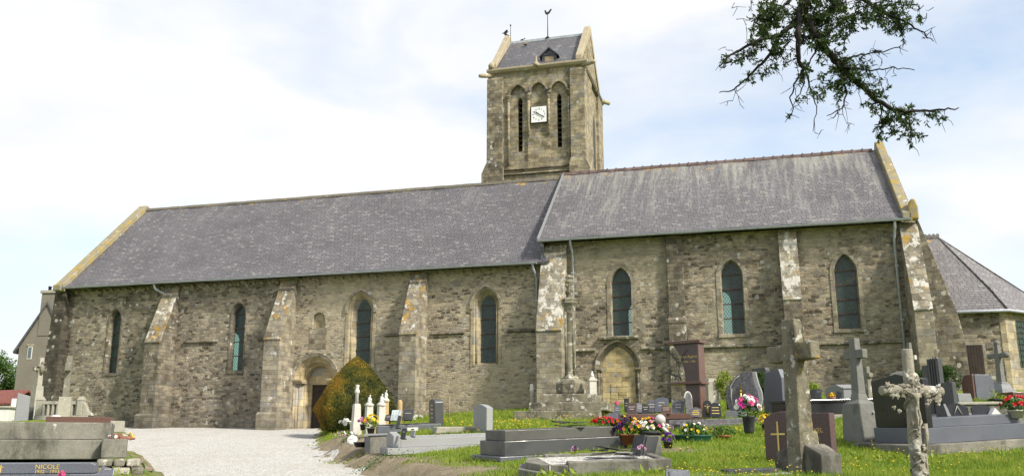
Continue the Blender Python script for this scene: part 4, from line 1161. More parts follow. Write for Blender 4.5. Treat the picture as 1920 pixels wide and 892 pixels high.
for px_ in (-26, 14):
    x_ = px_*k
    w_ = pt(house, 'window', 'white_paint', lambda m: m.box(x_-.18, x_+.22, -.03, .05, he-.95, he+.1))
    pt(w_, 'pane', 'pane', lambda m: m.box(x_-.12, x_+.16, -.045, -.02, he-.88, he+.03))
    pt(w_, 'lintel', 'rubble', lambda m: m.box(x_-.3, x_+.32, -.05, .02, he+.1, he+.28))
sb = at(-2, 775, 60); k = 60/1747
shed = thing('shed', 'low shed with a red tiled roof beside the grey house', 'shed', sb, -8)
pt(shed, 'wall', 'render', bx(-2.2, .7, 0, 3, -3, .75))
pt(shed, 'roof', 'red_tile', lambda m: m.prism([(-.3,.68),(1.5,1.62),(3.3,.68),(3.3,.56),(1.5,1.5),(-.3,.56)], -2.4, .85, axis='x'))
def crown(name, parent, c, rad, n, size, mat, lumps=14, sq=.8):
    cs = []
    for i in range(lumps):
        d = nrs.normal(size=3); d /= np.linalg.norm(d); cs.append((np.array(c) + d*np.array([rad, rad, rad*sq])*rnd.uniform(.45, .85), rad*rnd.uniform(.22, .42)))
    P = []
    for cc, rr in cs:
        q = nrs.normal(size=(n//lumps, 3)); q /= np.linalg.norm(q, axis=1)[:,None]; q *= (nrs.rand(len(q))**.5)[:,None]*rr; P.append(q+cc)
    v, f = leaves(np.concatenate(P), size, .6, .5)
    return raw_mesh(name, v, f, MAT[mat], parent)
tb = at(0, 782, 88)
tree = thing('tree', 'round leafy green tree beyond the house at the left edge', 'tree', tb)
pt(tree, 'trunk', 'tree_bark', lambda m: (m.tube([(0,0,-2),(.1,0,1.2),(-.1,.1,2.4),(.2,0,4.4)], [.35,.28,.22,.08], 8), m.tube([(0,0,1.8),(.9,.2,3.2),(1.4,.1,4.4)], [.18,.12,.05], 6), m.tube([(0,0,1.6),(-.9,-.2,3.0),(-1.6,.1,4.2)], [.18,.12,.05], 6)))
crown('crown', tree, (-.3, 0, 4.3), 3.0, 9000, .20, 'leaf_tree', 26, .95)
tb = at(-70, 786, 80)
tree = thing('tree', 'broad green tree mostly outside the left edge of the view', 'tree', tb)
pt(tree, 'trunk', 'tree_bark', lambda m: m.tube([(0,0,-2),(.1,0,1.2),(-.1,.1,2.4),(.2,0,4.0)], [.35,.28,.22,.08], 8))
crown('crown', tree, (0, 0, 3.3), 2.6, 5000, .20, 'leaf_tree', 18, .9)

# ================================================================== clipped yew by the portal
Y = 33; yb = at(664, 806, Y)
yew = thing('topiary_yew', 'tall clipped yew cone with rusty orange tips beside the church door', 'topiary', yb, 20)
def yew_r(z, a):
    # rounded pyramid: widest at 0.75 m, top rounded at 2.62 m
    H = 2.62
    t1 = np.clip((z-.70)/(H-.70), 0, 1)
    r = np.where(z < .7, 1.10 + .32*z/.7, 1.42*(1-t1**1.25)**.80)
    sqr = 1/np.maximum(np.abs(np.cos(a)), np.abs(np.sin(a)))**.55
    return r*sqr*1.0
n = 60000
z = nrs.uniform(0, 2.62, n*2); a = nrs.uniform(0, 2*np.pi, n*2)
r = yew_r(z, a); keep = nrs.rand(n*2) < r/1.5
z, a, r = z[keep], a[keep], r[keep]
r = r*(1 + .015*np.sin(z*7+a*3)) - np.abs(nrs.normal(0, .022, len(z))) + .008*nrs.normal(size=len(z))
v, f = leaves(np.c_[r*np.cos(a), r*np.sin(a), z], .042, .5, .4, .5)
raw_mesh('foliage', v, f, MAT['topiary'], yew)
m = MB(); vv, ff = [], []
for i in range(15):
    zz = 2.55*i/14
    for j in range(28):
        aa = 2*math.pi*j/28; rr = max(.02, float(yew_r(np.array([zz]), np.array([aa]))[0])-.10); vv.append((rr*math.cos(aa), rr*math.sin(aa), zz))
for i in range(14):
    for j in range(28): ff.append((i*28+j, i*28+(j+1) % 28, (i+1)*28+(j+1) % 28, (i+1)*28+j))
ff.append([14*28+j for j in range(28)])
m.add(vv, ff, True); m.build('inner_branches', MAT['topiary'], yew)
pt(yew, 'trunk', 'tree_bark', lambda m: m.tube([(0,0,-.3),(0,0,.6)], .16, 8))

# ================================================================== graves on the left bank
k = lambda Y: Y/1747
Y = 9.5
t = G('polished_grave', 'polished blue-black slab lettered in gold in the bottom left corner', 'grave', 178, 886, Y, -6)
t.rotation_euler.z = R(21)
pt(t, 'slab', 'granite_blue', lambda m: m.prism([(-1.8,0),(0,0),(0,.085),(-.04,.10),(-1.8,.10)], 0, .62), bev=.006)
pt(t, 'lower_slab', 'granite_blue', bx(-1.9, .12, -.14, .75, -.16, -.005), bev=.006)
text('inscription', 'NICOLE', .062, MAT['gold'], t, (-.44, -.004, .045), (R(90), 0, 0), .002)
text('inscription', '1932 - 1993', .046, MAT['gold'], t, (-.44, -.004, .004), (R(90), 0, 0), .002)
pt(t, 'gold_cross', 'gold', lambda m: (m.box(-.855, -.845, -.006, -.001, .01, .085), m.box(-.87, -.83, -.006, -.0012, .06, .068)))
p_ = plaque(200, 893, 9.0, .12, .11, 'granite_blue', 'small tilted dark plaque at the corner of the gold lettered slab', 'slope', 10, 25, .03, 1)
t = G('flower', 'single pink artificial flower lying on the edge of the gold lettered slab', 'flower', 120, 893, 9.1, 0)
posy(t, (0,0,.02), .05, .03, .03, 5, ['pink'], .022, 10, 'leaf_mid', .03)
Y = 13
t = G('stone_tomb', 'long two-tier old grey concrete tomb behind the gold lettered slab', 'tomb', 203, 860, Y, 21)
pt(t, 'upper_tier', 'old_concrete', bx(-2.6, .0, .10, 1.1, .265, .50), bev=.012, rough=.012)
pt(t, 'lower_tier', 'old_concrete', bx(-2.7, -.10, 0, 1.2, .0, .262), bev=.012, rough=.012)
t = G('stone_block', 'square concrete block standing at the end of the long old tomb', 'block', 188, 858, 12.75, 21)
pt(t, 'block', 'old_concrete', bx(0, .32, 0, .4, 0, .255), bev=.014, rough=.012)
t = G('stone_block', 'small pale concrete kerb block behind the square concrete block', 'block', 205, 810, 15.5, 21)
pt(t, 'block', 'pale_stone', bx(0, .22, 0, .3, 0, .19), bev=.012)
t = G('brick_edging', 'broken red brick edging beside the gravel path', 'bricks', 206, 824, 14.4, 21)
for i, (a, b_, c_) in enumerate(((0,.16,.10),(.14,.30,.06),(.24,.36,.035))):
    pt(t, 'brick', 'brick', bx(a, b_, -.03*i, .2, i*.002, c_+i*.002), bev=.008)
t = G('flower', 'small bunch of pink silk flowers on the square concrete block', 'flower', 212, 822, 12.9, 0)
posy(t, (0,0,.02), .06, .04, .03, 6, ['pink', 'white'], .022, 10, 'leaf_mid', .03)
t = G('flower', 'small yellow and orange flowers at the end of the brick edging', 'flower', 244, 824, 14.6, 0)
posy(t, (0,0,.05), .06, .05, .05, 7, ['yellow', 'orange'], .026, 16, 'leaf_mid', .04)
t = G('rubble_wall', 'low crumbling rubble retaining wall at the left of the gravel path', 'wall', 182, 912, 11.6, 21)
r2 = random.Random(3)
zz = 0
for row in range(3):
    x_ = -.02*row
    h_ = (.13, .11, .10)[row]
    while x_ < .46 - .05*row:
        w_ = r2.uniform(.14, .24); 
        pt(t, 'stone', 'pale_stone' if r2.random() < .5 else 'old_stone', lambda m: m.box(x_+.006, x_+w_-.006, r2.uniform(-.02,.03), .5, zz, zz+h_-.008), bev=.025, rough=.03, sub=3)
        x_ += w_
    zz += h_
t = G('red_slab', 'flat red granite grave slab lying behind the long old tomb', 'grave', 207, 793, 18.6, 19)
pt(t, 'slab', 'granite_red', bx(-1.18, 0, 0, 1.2, 0, .125), bev=.008)
pt(t, 'base', 'pale_stone', bx(-1.25, .05, -.05, 1.25, -.25, -.002), bev=.01)
t = G('ornament', 'small crumpled white stone ornament on the edge of the flat red slab', 'ornament', 104, 784, 18.5, 0)
pt(t, 'carved_stone', 'white_paint', lambda m: m.ball((0,0,.02), .10, 10, 6, (1.2,.7,.5), None, .2))
Y = 23
t = G('balustrade_grave', 'pale carved stone balustrade around an old grave below the church corner', 'grave', 62, 788, Y, 3)
pt(t, 'plinth', 'pale_stone', bx(0, 1.3, 0, .25, 0, .13), bev=.01)
pt(t, 'top_rail', 'pale_stone', bx(.08, 1.1, .04, .2, .40, .48), bev=.01)
pt(t, 'back_panel', 'pale_stone', bx(.1, 1.1, .13, .18, .13, .40))
for i in range(9): pt(t, 'baluster', 'pale_stone', lambda m: m.box(.16+i*.115, .21+i*.115, .05, .12, .13, .40), bev=.01)
for x_ in (0.02, 1.02): pt(t, 'post', 'pale_stone', lambda m: (m.box(x_, x_+.13, .0, .22, .13, .50), m.taper(x_-.015, x_+.145, -.015, .235, .50, .60, .04, .05)), bev=.01)
pt(t, 'scroll', 'pale_stone', lambda m: m.prism([(1.15,.13),(1.40,.13),(1.36,.2),(1.28,.24),(1.2,.42),(1.15,.46)], .04, .2), bev=.01)
t = G('pillar_cross', 'tall square stone pillar cross seen edge on before the church corner', 'cross', 119, 782, 22, 52)
pt(t, 'pedestal', 'pale_stone', lambda m: m.taper(-.15,.15,-.15,.15,-.3,.48,.02,.02), bev=.01)
pt(t, 'shaft', 'old_stone', lambda m: (m.taper(-.09,.09,-.07,.07,.48,1.45,.01,.01)), bev=.01)
pt(t, 'arms', 'old_stone', lambda m: m.box(-.32,.32,-.06,.06,1.08,1.25) , bev=.012)
t.rotation_euler.z = R(110)
t = G('calvary_cross', 'slender pale stone cross on a tall pedestal before the grey house', 'cross', 64, 785, 27, 60)
pt(t, 'pedestal', 'pale_stone', lambda m: (m.taper(-.2,.2,-.2,.2,0,.35,.02,.02), m.taper(-.14,.14,-.14,.14,.35,.95,.03,.03)), bev=.01)
pt(t, 'shaft', 'pale_stone', lambda m: m.taper(-.08,.08,-.08,.08,.95,1.78,.015,.015), bev=.01)
pt(t, 'arms', 'old_stone', lambda m: m.box(-.2,.2,-.06,.06,1.38,1.52), bev=.03)
pt(t, 'figure', 'old_stone', lambda m: (m.ball((.02,-.09,1.62), .055, 8, 6), m.tube([(0,-.09,1.3),(0,-.1,1.45),(0,-.09,1.58)], [.05,.07,.04], 8), m.tube([(-.14,-.08,1.52),(0,-.1,1.5),(.14,-.08,1.52)], .025, 6)))
t = G('grave_stele', 'tall dark grey granite stele with a sloping top near the left edge', 'headstone', 27, 790, 24, 30)
pt(t, 'stele', 'granite_mid', lambda m: m.prism([(0,0),(.30,0),(.30,.66),(.0,.74)], 0, .30), bev=.008)
pt(t, 'base', 'granite_mid', bx(-.05,.35,-.05,.36,-.1,.04))
t = G('grave_stele', 'narrow white painted stele beside the tall dark stele', 'headstone', 17, 788, 25.5, 20)
pt(t, 'stele', 'white_paint', bx(0,.18,0,.15,0,.60), bev=.01)
pt(t, 'base', 'pale_stone', bx(-.06,.26,-.05,.2,-.1,.12), bev=.01)
t = G('grave_marker', 'small dark marker stone between the tall stele and the balustrade', 'headstone', 53, 788, 23.4, 30)
pt(t, 'stone', 'granite_dark', lambda m: m.prism(stone_poly(0,.2,-.3,.38,'arch'), 0,.1, None, 'x'), bev=.006)
t = G('white_tomb', 'low white tomb box at the left edge of the view', 'grave', 13, 790, 25, 5)
pt(t, 'box', 'white_paint', bx(-1.2,0,0,.6,0,.36), bev=.015)
pt(t, 'cover', 'pale_stone', bx(-1.25,.05,-.05,.65,.362,.42), bev=.015)

# ================================================================== middle bank
Y = 26
t = G('pedestal_cross', 'white stone column on a tall square pedestal in front of the clipped yew', 'cross', 667, 808, Y, 30)
pt(t, 'pedestal', 'white_stone', lambda m: (m.box(-.13,.13,-.13,.13,-.4,.26), m.taper(-.108,.108,-.108,.108,.26,.72,.015,.015), m.box(-.085,.085,-.085,.085,.715,.76)), bev=.012)
pt(t, 'shaft', 'white_stone', lambda m: m.lathe([(.055,.76),(.048,1.02),(.06,1.04),(.08,1.07),(.075,1.14),(.05,1.16),(.055,1.24),(.06,1.28),(.04,1.29)], 8))
def bust_pedestal(px, py, Y, h, label, mat='white_stone', w=.105, bust=True):
    t = G('statue_pedestal', label, 'statue', px, py, Y, 28)
    pt(t, 'pedestal', mat, lambda m: (m.taper(-w*1.1,w*1.1,-w*1.1,w*1.1,-.45,h*.62,.02,.02)), bev=.012)
    pt(t, 'capital', 'white_stone', lambda m: m.lathe([(w*.95,h*.6),(w*1.3,h*.64),(w*1.3,h*.69),(w*.9,h*.72),(w*.7,h*.74)], 12))
    pt(t, 'figure', 'white_paint', lambda m: (m.lathe([(w*.66,h*.735),(w*.58,h*.79),(w*.46,h*.84),(w*.50,h*.885),(w*.36,h*.915),(w*.12,h*.93)], 10, (w*.05,0,0)), m.ball((w*.12,-.02,h*.965), w*.27, 10, 8, (.9,1,1.15)), m.tube([(w*.4,-.03,h*.87),(w*.5,-w*.5,h*.81),(w*.1,-w*.62,h*.84)], [w*.15,w*.12,w*.1], 6)))
    return t
bust_pedestal(691, 797, 27, .88, 'white kneeling statuette on a round-topped pedestal, nearest the white column')
bust_pedestal(714, 800, 26, .92, 'white draped statuette on a pedestal behind the yellow flowers')
bust_pedestal(722, 790, 28, .95, 'white cherub statuette on a tan coloured pedestal', 'tan_stone', .09)
t = G('flower_bunch', 'white silk flowers lying at the foot of the clipped yew', 'flowers', 647, 797, 26.5, 0)
posy(t, (0,0,.06), .17, .1, .10, 16, ['white'], .06, 50, 'leaf_mid', .06)
t = G('flower_pot', 'pink flowers in a dark pot beside the white column', 'flowers', 680, 806, 24.8, 0)
pot(t, 'slate_dark', .08, .16); posy(t, (0,0,.24), .12, .1, .10, 14, ['lilac', 'pink'], .045, 30, 'leaf_mid', .05)
t = G('flower_pot', 'yellow leafy bush in a dark pot at the grave corner', 'flowers', 695, 812, 24, 0)
pot(t, 'slate_dark', .11, .14); posy(t, (0,0,.30), .22, .18, .17, 20, ['yellow'], .05, 160, 'leaf_bright', .07)
t = G('flower_bed', 'pale dried flower heads strewn at the base of the white column', 'flowers', 648, 818, 24.2, 0)
posy(t, (0,0,.04), .28, .2, .10, 26, ['white', 'lilac'], .03, 80, 'leaf_bright', .05)
t = G('wreath', 'round white wreath leaning on the earth bank', 'wreath', 660, 834, 21.5, 0)
M_ = Matrix.Rotation(R(-25), 4, 'X')
pt(t, 'disc', 'white_paint', lambda m: m.lathe([(.115,-.02),(.125,.0),(.115,.02),(.0,.026)], 20, (0,0,0), Matrix.Translation((0,0,.12)) @ M_ @ Matrix.Rotation(R(90),4,'X')))
q = nrs.normal(size=(70,3))*np.array([.12,.04,.09]) + np.array([-.06,.08,.12]); v, f = leaves(q, .08, .4); raw_mesh('foliage', v, f, MAT['leaf_mid'], t)
for i in range(4): pt(t, 'inscription', 'black', lambda m: m.box(-.05+i*.026, -.035+i*.026, -.035, -.03, .13-.005*i, .145-.005*i))
t = G('bowl', 'shallow black plastic bowl beside the round white wreath', 'bowl', 676, 838, 21, 0)
pt(t, 'bowl', 'granite_black', lambda m: m.lathe([(.11,0),(.16,.10),(.17,.10),(.17,.12),(.15,.12),(.10,.03)], 18))
t = G('concrete_grave', 'yellowish concrete grave base at the edge of the earth bank', 'grave', 694, 838, 20.8, 10, TILT)
pt(t, 'block', 'old_concrete', bx(-.02, .55, 0, .9, -.45, .25), bev=.015)
pt(t, 'end_slab', 'granite_dark', bx(-.12, -.02, -.03, .9, -.5, .22), bev=.008)
pt(t, 'top_slab', 'granite_mid', bx(-.14, .6, -.03, .95, .252, .29), bev=.006)
# polished grave with plaques and a dark headstone
Y = 24.5
TG = (2.8, 1.5)
t = G('polished_grave', 'polished dark grave with a white plate on its side and a dark headstone', 'grave', 708, 818, Y, 21, TG)
pt(t, 'side_slab', 'granite_blue', bx(0, 1.75, 0, .9, .09, .27), bev=.008)
pt(t, 'plinth', 'granite_black', bx(-.05, 1.8, .03, .95, -.12, .088))
pt(t, 'corner_post', 'tan_stone', bx(-.09, -.055, -.02, .10, -.1, .26))
pt(t, 'name_plate', 'white_paint', bx(.80, 1.10, -.012, -.001, .11, .20))
pt(t, 'name_mark', 'black', bx(.91, .99, -.018, -.013, .14, .17))
pt(t, 'headstone', 'granite_dark', lambda m: m.prism(stone_poly(.12,.72,.0,.94,'arch'), 1.62, 1.86, None, 'x'), bev=.01)
for i in range(4): pt(t, 'inscription', 'pale_letter', lambda m: m.box(1.608, 1.618, .3, .5, .42+i*.11, .455+i*.11))
pt(t, 'cover', 'granite_dark', bx(.05, 1.6, .06, .84, .272, .30))
plaque(727, 787.5, 24.6, .20, .17, 'granite_dark', 'small dark heart shaped plaque, leftmost on the polished dark grave', 'arch', -22, 25)
plaque(740, 788, 24.5, .26, .30, 'photo', 'pale photograph plaque with a landscape on the polished dark grave', 'rect', -20, 22, .03, 0)
plaque(763, 787, 24.7, .30, .30, 'granite_dark', 'square dark plaque with a grey picture on the polished dark grave', 'rect', -20, 22, .03, 1)
plaque(744, 802, 23.8, .10, .36, 'bronze', 'thin dark metal ornament leaning on the side of the polished grave', 'slope', -25, 25, .03, 0)
t = G('flower_bunch', 'two white roses lying on the polished dark grave', 'flowers', 783, 787, 24.8, 0)
posy(t, (0,0,.05), .13, .06, .05, 6, ['white'], .06, 10, 'leaf_mid', .04)
# pale granite grave, its kerbs and its headstone
Y = 19.5; TP = (2.2, 1.4)
t = G('granite_grave', 'long pale grey granite grave with low kerbs in the middle of the bank', 'grave', 752, 838, Y, 16, TP)
pt(t, 'kerb', 'granite_light', bx(0, 2.45, 0, .10, .0, .17), bev=.006)
pt(t, 'kerb', 'granite_light', bx(0, 2.45, .85, .97, .0, .22), bev=.006)
pt(t, 'end_kerb', 'granite_light', lambda m: m.prism([(0,.0),(.97,.0),(.97,.26),(.6,.32),(.0,.24)], -.16, -.003, None, 'x'), bev=.008)
pt(t, 'gravel_bed', 'granite_mid', bx(.0, 2.45, .102, .848, -.1, .14))
pt(t, 'base', 'granite_light', bx(-.30, 2.5, -.12, 1.05, -.14, -.003), bev=.008)
pt(t, 'foundation', 'old_concrete', bx(-.25, 2.4, -.08, 1.0, -.34, -.142), bev=.01)
plaque(755, 822, 19.3, .13, .22, 'slate_dark', 'dark upright plaque, left of two on the pale granite grave', 'rect', -40, 15, .03, 1)
plaque(773, 818, 19.6, .12, .13, 'granite_mid', 'small grey upright plaque, right of two on the pale granite grave', 'rect', -40, 15, .03, 0)
t = G('headstone', 'plain light grey headstone with a curved top on the grass', 'headstone', 912, 815, 22.6, 26)
pt(t, 'stone', 'granite_light', lambda m: m.prism([(0,-.1),(.80,-.1),(.80,.66),(.66,.73),(.45,.76),(.25,.73),(0,.66)], 0, .17, None, 'x'), bev=.008)
t = G('stone_slab', 'flat weathered stone ledger in the grass behind the pale granite grave', 'grave', 816, 813, 23.0, 14, TP)
pt(t, 'slab', 'pale_stone', lambda m: m.prism([(0,0),(1.25,0),(1.3,.14),(.05,.17)], 0, .6), bev=.03, rough=.02)
t = G('stone_slab', 'low mossy stone kerb in the grass beside the dark headstone', 'grave', 812, 791, 29.5, 8)
pt(t, 'slab', 'pale_stone', bx(0, .85, 0, .35, -.05, .06), bev=.02)
t = G('grave_marker', 'small round-topped sandstone post against the church wall', 'post', 749, 788, 30, 20)
pt(t, 'post', 'tan_stone', lambda m: m.lathe([(.09,-.35),(.085,.5),(.08,.60),(.045,.66),(.0,.67)], 12))
t = G('wooden_stake', 'thin pale wooden stake standing by the church wall', 'stake', 842, 787, 31, 0)
pt(t, 'stake', 'wood', lambda m: m.tube([(0,0,-.1),(.01,0,.8)], .022, 6))
# the three-tier dark tomb
Y = 14.5; TT = (2.5, 1.5)
t = G('granite_tomb', 'long stepped dark grey granite tomb in the centre foreground', 'tomb', 938, 865, Y, 24, TT)
pt(t, 'base_slab', 'granite_blue', bx(0, 2.55, 0, 1.22, .0, .07), bev=.006)
pt(t, 'lower_tier', 'granite_dark', bx(.12, 2.42, .10, 1.12, .072, .30), bev=.008)
pt(t, 'upper_tier', 'granite_olive', bx(.18, 2.25, .20, 1.02, .302, .465), bev=.008)
pt(t, 'foundation', 'old_concrete', bx(.03, 2.5, .05, 1.2, -.4, -.002), bev=.01)
t = G('slate_pieces', 'broken pieces of dark slate lying on top of the stepped dark tomb', 'slates', 1062, 797, 15.3, 10)
for i in range(7):
    a = rnd.uniform(-.3,.3); pt(t, 'slate', 'slate_dark', lambda m: m.box(-.1+a, .1+a+rnd.uniform(0,.1), -.06, .06, .012*i-.02, .012*i-.008, Matrix.Rotation(rnd.uniform(-.5,.5), 4, 'Z') @ Matrix.Rotation(rnd.uniform(-.12,.12), 4, 'Y')))
# old concrete grave with gravel bed
Y = 10.8
t = G('old_grave', 'mossy old concrete grave with a gravel bed at the bottom of the view', 'grave', 1066, 893, Y, 12, (1.6, 6.5))
pt(t, 'front_kerb', 'old_concrete', bx(0, 1.26, 0, .10, -.1, .165), bev=.012, rough=.015)
pt(t, 'back_kerb', 'old_concrete', bx(-.1, 1.26, .70, .80, -.1, .165), bev=.012, rough=.015)
pt(t, 'end_kerb', 'old_concrete', lambda m: (m.prism([(0,-.0),(-.30,.16),(-.42,.42),(-.30,.80),(-.1,.80),(-.2,.5),(-.1,.2),(0,.1)], -.1, .13, None, 'z'), m.prism([(0,-.05),(-.36,.12),(-.50,.42),(-.38,.86),(0,.86)], -.12, .05, None, 'z')), bev=.012)
pt(t, 'end_kerb', 'old_concrete', bx(1.16, 1.262, .10, .70, -.1, .16), bev=.012)
pt(t, 'gravel_bed', 'gravel', bx(-.2, 1.16, .1, .7, -.08, .135))
t = G('slate_pieces', 'heap of broken black slates on the gravel bed of the old grave', 'slates', 1160, 852, 11.3, 12)
for i in range(11):
    a = rnd.uniform(-.28,.22); pt(t, 'slate', 'slate_dark', lambda m: m.box(-.09+a, .09+a+rnd.uniform(0,.12), -.05, .06, .008*i, .008*i+.009, Matrix.Rotation(rnd.uniform(-.6,.6), 4, 'Z') @ Matrix.Rotation(rnd.uniform(-.1,.1), 4, 'Y')))
t = G('stone_planter', 'stone planter block with a dark sloping face at the end of the old grave', 'planter', 1200, 862, 11.6, 18)
pt(t, 'block', 'old_concrete', lambda m: m.prism([(0,0),(.29,0),(.29,.30),(.09,.30)], -.02, .28), bev=.01, rough=.01)
pt(t, 'tablet', 'slate_dark', lambda m: m.prism([(-.03,0),(.0,0),(.09,.31),(.06,.31)], -.03, .27), bev=.004)
pt(t, 'front_plate', 'granite_dark', lambda m: m.prism([(.01,.01),(.17,.01),(.255,.29),(.095,.29)], -.035, -.022))
t = G('flower_bunch', 'small purple and green artificial flower on the old grave bed', 'flowers', 1077, 856, 10.9, 0)
posy(t, (0,0,.07), .04, .03, .07, 7, ['lilac','dark_purple'], .025, 30, 'leaf_bright', .04)
t = G('flower_bunch', 'faded pink flower lying among the broken slates', 'flowers', 1202, 848, 11.2, 0)
posy(t, (0,0,.05), .05, .03, .03, 6, ['pink','lilac'], .025, 14, 'leaf_mid', .03)
plaque(1148, 793, 15.7, .20, .17, 'granite_blue', 'grey heart shaped plaque behind the red flowers', 'arch', -8, 10, .04, 0)

# ================================================================== calvary and the graves below the choir
Y = 27; s_ = Y/1747
t = G('calvary', 'tall weathered stone calvary column on three wide steps', 'monument', 1063, 787, Y, -12)
cx_ = 0.0
def step(x0, x1, z0, z1, d): pt(t, 'step', 'calvary', bx(x0, x1, -d, d+.4, z0, z1), bev=.02, rough=.02, sub=4)
step(-1.38, 1.10, -.2, .23, 1.05); step(-.98, 1.28, .232, .48, .80); step(-.62, .92, .482, .72, .55)
pt(t, 'pedestal', 'calvary', lambda m: m.lathe([(.42,.72),(.45,.80),(.46,1.05),(.42,1.10),(.34,1.17),(.32,1.19)], 8, (.1,.2,0), None, False, R(22.5)), bev=.015, rough=.02, sub=2)
pt(t, 'shaft', 'calvary', lambda m: (m.lathe([(.26,1.18),(.27,1.22),(.20,1.28),(.165,1.34),(.155,3.15),(.165,3.2)], 12, (.1,.2,0)), [m.tube([(.1+.165*math.cos(a),.2+.165*math.sin(a),1.26),(.1+.155*math.cos(a),.2+.155*math.sin(a),3.2)], .042, 8) for a in (.8, 2.35, 3.93, 5.5)]))
pt(t, 'capital', 'calvary', lambda m: m.lathe([(.16,3.18),(.17,3.24),(.20,3.34),(.27,3.46),(.25,3.5),(.27,3.56),(.22,3.60)], 8, (.1,.2,0), None, False, R(22.5)), rough=.025, sub=2)
pt(t, 'figure_group', 'calvary', lambda m: (m.lathe([(.13,3.58),(.10,3.7),(.13,3.8),(.09,3.9),(.11,4.02),(.14,4.12),(.08,4.2),(.12,4.24),(.10,4.30),(.03,4.34)], 8, (.1,.2,0)), m.ball((.03,.12,4.0), .06, 8, 6), m.ball((.17,.14,3.85), .06, 8, 6)), rough=.04, sub=2)
t = G('statue_pedestal', 'white stone stele topped by a small statuette on the calvary steps', 'statue', 1111, 743, 26.6, 10)
pt(t, 'stele', 'white_stone', lambda m: (m.box(-.105,.105,-.09,.09,0,.44), m.box(-.125,.125,-.11,.11,.44,.50), m.taper(-.09,.09,-.08,.08,.50,.56,.03,.03)), bev=.012)
pt(t, 'figure', 'white_paint', lambda m: (m.lathe([(.06,.55),(.05,.62),(.03,.68)], 8), m.ball((0,0,.70), .032, 8, 6)))
t = G('pedestal_cross', 'slim white stone post with a carved head before the drainpipe', 'cross', 997, 773, 28, 30)
pt(t, 'pedestal', 'white_stone', lambda m: m.taper(-.08,.08,-.08,.08,-.35,.28,.015,.015), bev=.01)
pt(t, 'shaft', 'white_stone', lambda m: m.lathe([(.05,.28),(.04,.6),(.06,.63),(.075,.70),(.05,.74),(.055,.84),(.03,.86)], 8))
t = G('stone_block', 'pale stone block at the back left of the calvary steps', 'block', 1003, 768, 28.6, 5)
pt(t, 'block', 'tan_stone', lambda m: m.taper(0,.30,0,.3,-.35,.17,.04,.03), bev=.03)

# brown stele with shelf, its red slab and plaques
Y = 23.5; k_ = Y/1747
t = G('brown_stele', 'tall flared brown granite stele with a red cap and a side shelf', 'headstone', 1296, 783, Y, -38)
pt(t, 'slab', 'granite_brown', lambda m: m.prism([(-.12,-.2),(-.12,.95),(-.13,1.15),(-.18,1.4),(-.28,1.65),(-.44,1.88),(.24,1.88),(.24,-.2)], 0, .24), bev=.006)
pt(t, 'side_column', 'granite_red', bx(.242, .30, -.03, .30, -.2, 1.88), bev=.008)
pt(t, 'cap', 'granite_red', bx(-.58, .36, -.07, .36, 1.882, 1.97), bev=.012)
pt(t, 'shelf', 'granite_red', bx(-.58, .38, -.10, .34, .84, .91), bev=.01)
text('inscription', 'Yvon Appriel', .10, MAT['gold'], t, (.0, -.006, 1.52), (R(90), 0, 0), .002)
text('inscription', '1934 - 1998', .07, MAT['gold'], t, (.02, -.006, 1.40), (R(90), 0, 0), .002)
def branch(m):
    m.tube([(-.22,-.03,.95),(-.28,-.04,1.15),(-.24,-.04,1.35),(-.36,-.05,1.55),(-.55,-.05,1.72),(-.62,-.05,1.80)], [.018,.016,.014,.012,.01,.008], 6)
    m.tube([(-.27,-.04,1.1),(-.42,-.06,1.08),(-.52,-.06,1.2)], .012, 6)
    m.tube([(-.22,-.04,1.4),(-.10,-.04,1.66),(-.02,-.04,1.74)], .008, 6)
rb = pt(t, 'bronze_branch', 'bronze', branch)
for p_ in ((-.62,1.80),(-.56,1.70),(-.44,1.62),(-.34,1.5),(-.52,1.2),(-.26,1.38),(-.40,1.06),(-.30,1.02)):
    lf = MB()
    for q_ in range(5):
        a = q_*1.26; lf.add([(p_[0],-.06,p_[1]),(p_[0]+.06*math.cos(a)-.02*math.sin(a),-.08,p_[1]+.06*math.sin(a)+.02*math.cos(a)),(p_[0]+.10*math.cos(a),-.05,p_[1]+.10*math.sin(a)),(p_[0]+.06*math.cos(a)+.02*math.sin(a),-.07,p_[1]+.06*math.sin(a)-.02*math.cos(a))], [(0,1,2,3)])
    lf.build('bronze_leaf', MAT['bronze'], rb, normals=False)
TR = (1.8, 1.2)
t = G('red_slab_grave', 'red granite grave border crowded with memorial plaques', 'grave', 1178, 786, 22.5, 6, (1.0, 1.2))
pt(t, 'front_border', 'granite_red', bx(-.02, 1.85, 0, .16, .0, .13), bev=.006)
pt(t, 'end_border', 'granite_brown', bx(-.32, -.022, .0, .9, .0, .12), bev=.006)
pt(t, 'slab', 'granite_red', bx(-.02, 1.85, .162, 1.0, -.1, .12), bev=.006)
pt(t, 'plinth', 'granite_black', bx(-.4, 1.9, -.05, 1.1, -.22, -.003))
def gp(px, py, Y, w, h, mat, label, shape, rot=-22, lean=18, **k): return plaque(px, py, Y, w, h, mat, label, shape, rot, lean, group='plaques on the red granite grave', **k)
gp(1157, 777, 22.6, .16, .26, 'granite_blue', 'dark slanted plaque beside the pink flower, leftmost on the red grave', 'slope')
gp(1184, 776, 22.8, .24, .29, 'granite_brown', 'brown square plaque with a serrated edge on the red grave', 'rect')
gp(1200, 774, 23.0, .18, .27, 'granite_mid', 'pale grey plaque half hidden between the brown and the black plaque', 'slope')
gp(1210, 776, 22.8, .18, .28, 'slate_dark', 'narrow black slate plaque in the middle of the red grave', 'slope')
gp(1222, 773, 23.1, .26, .33, 'granite_wave', 'large grey plaque standing behind the black slate plaque', 'rect')
gp(1240, 772, 23.0, .34, .38, 'granite_blue', 'large blue-grey arched plaque on the red grave', 'arch')
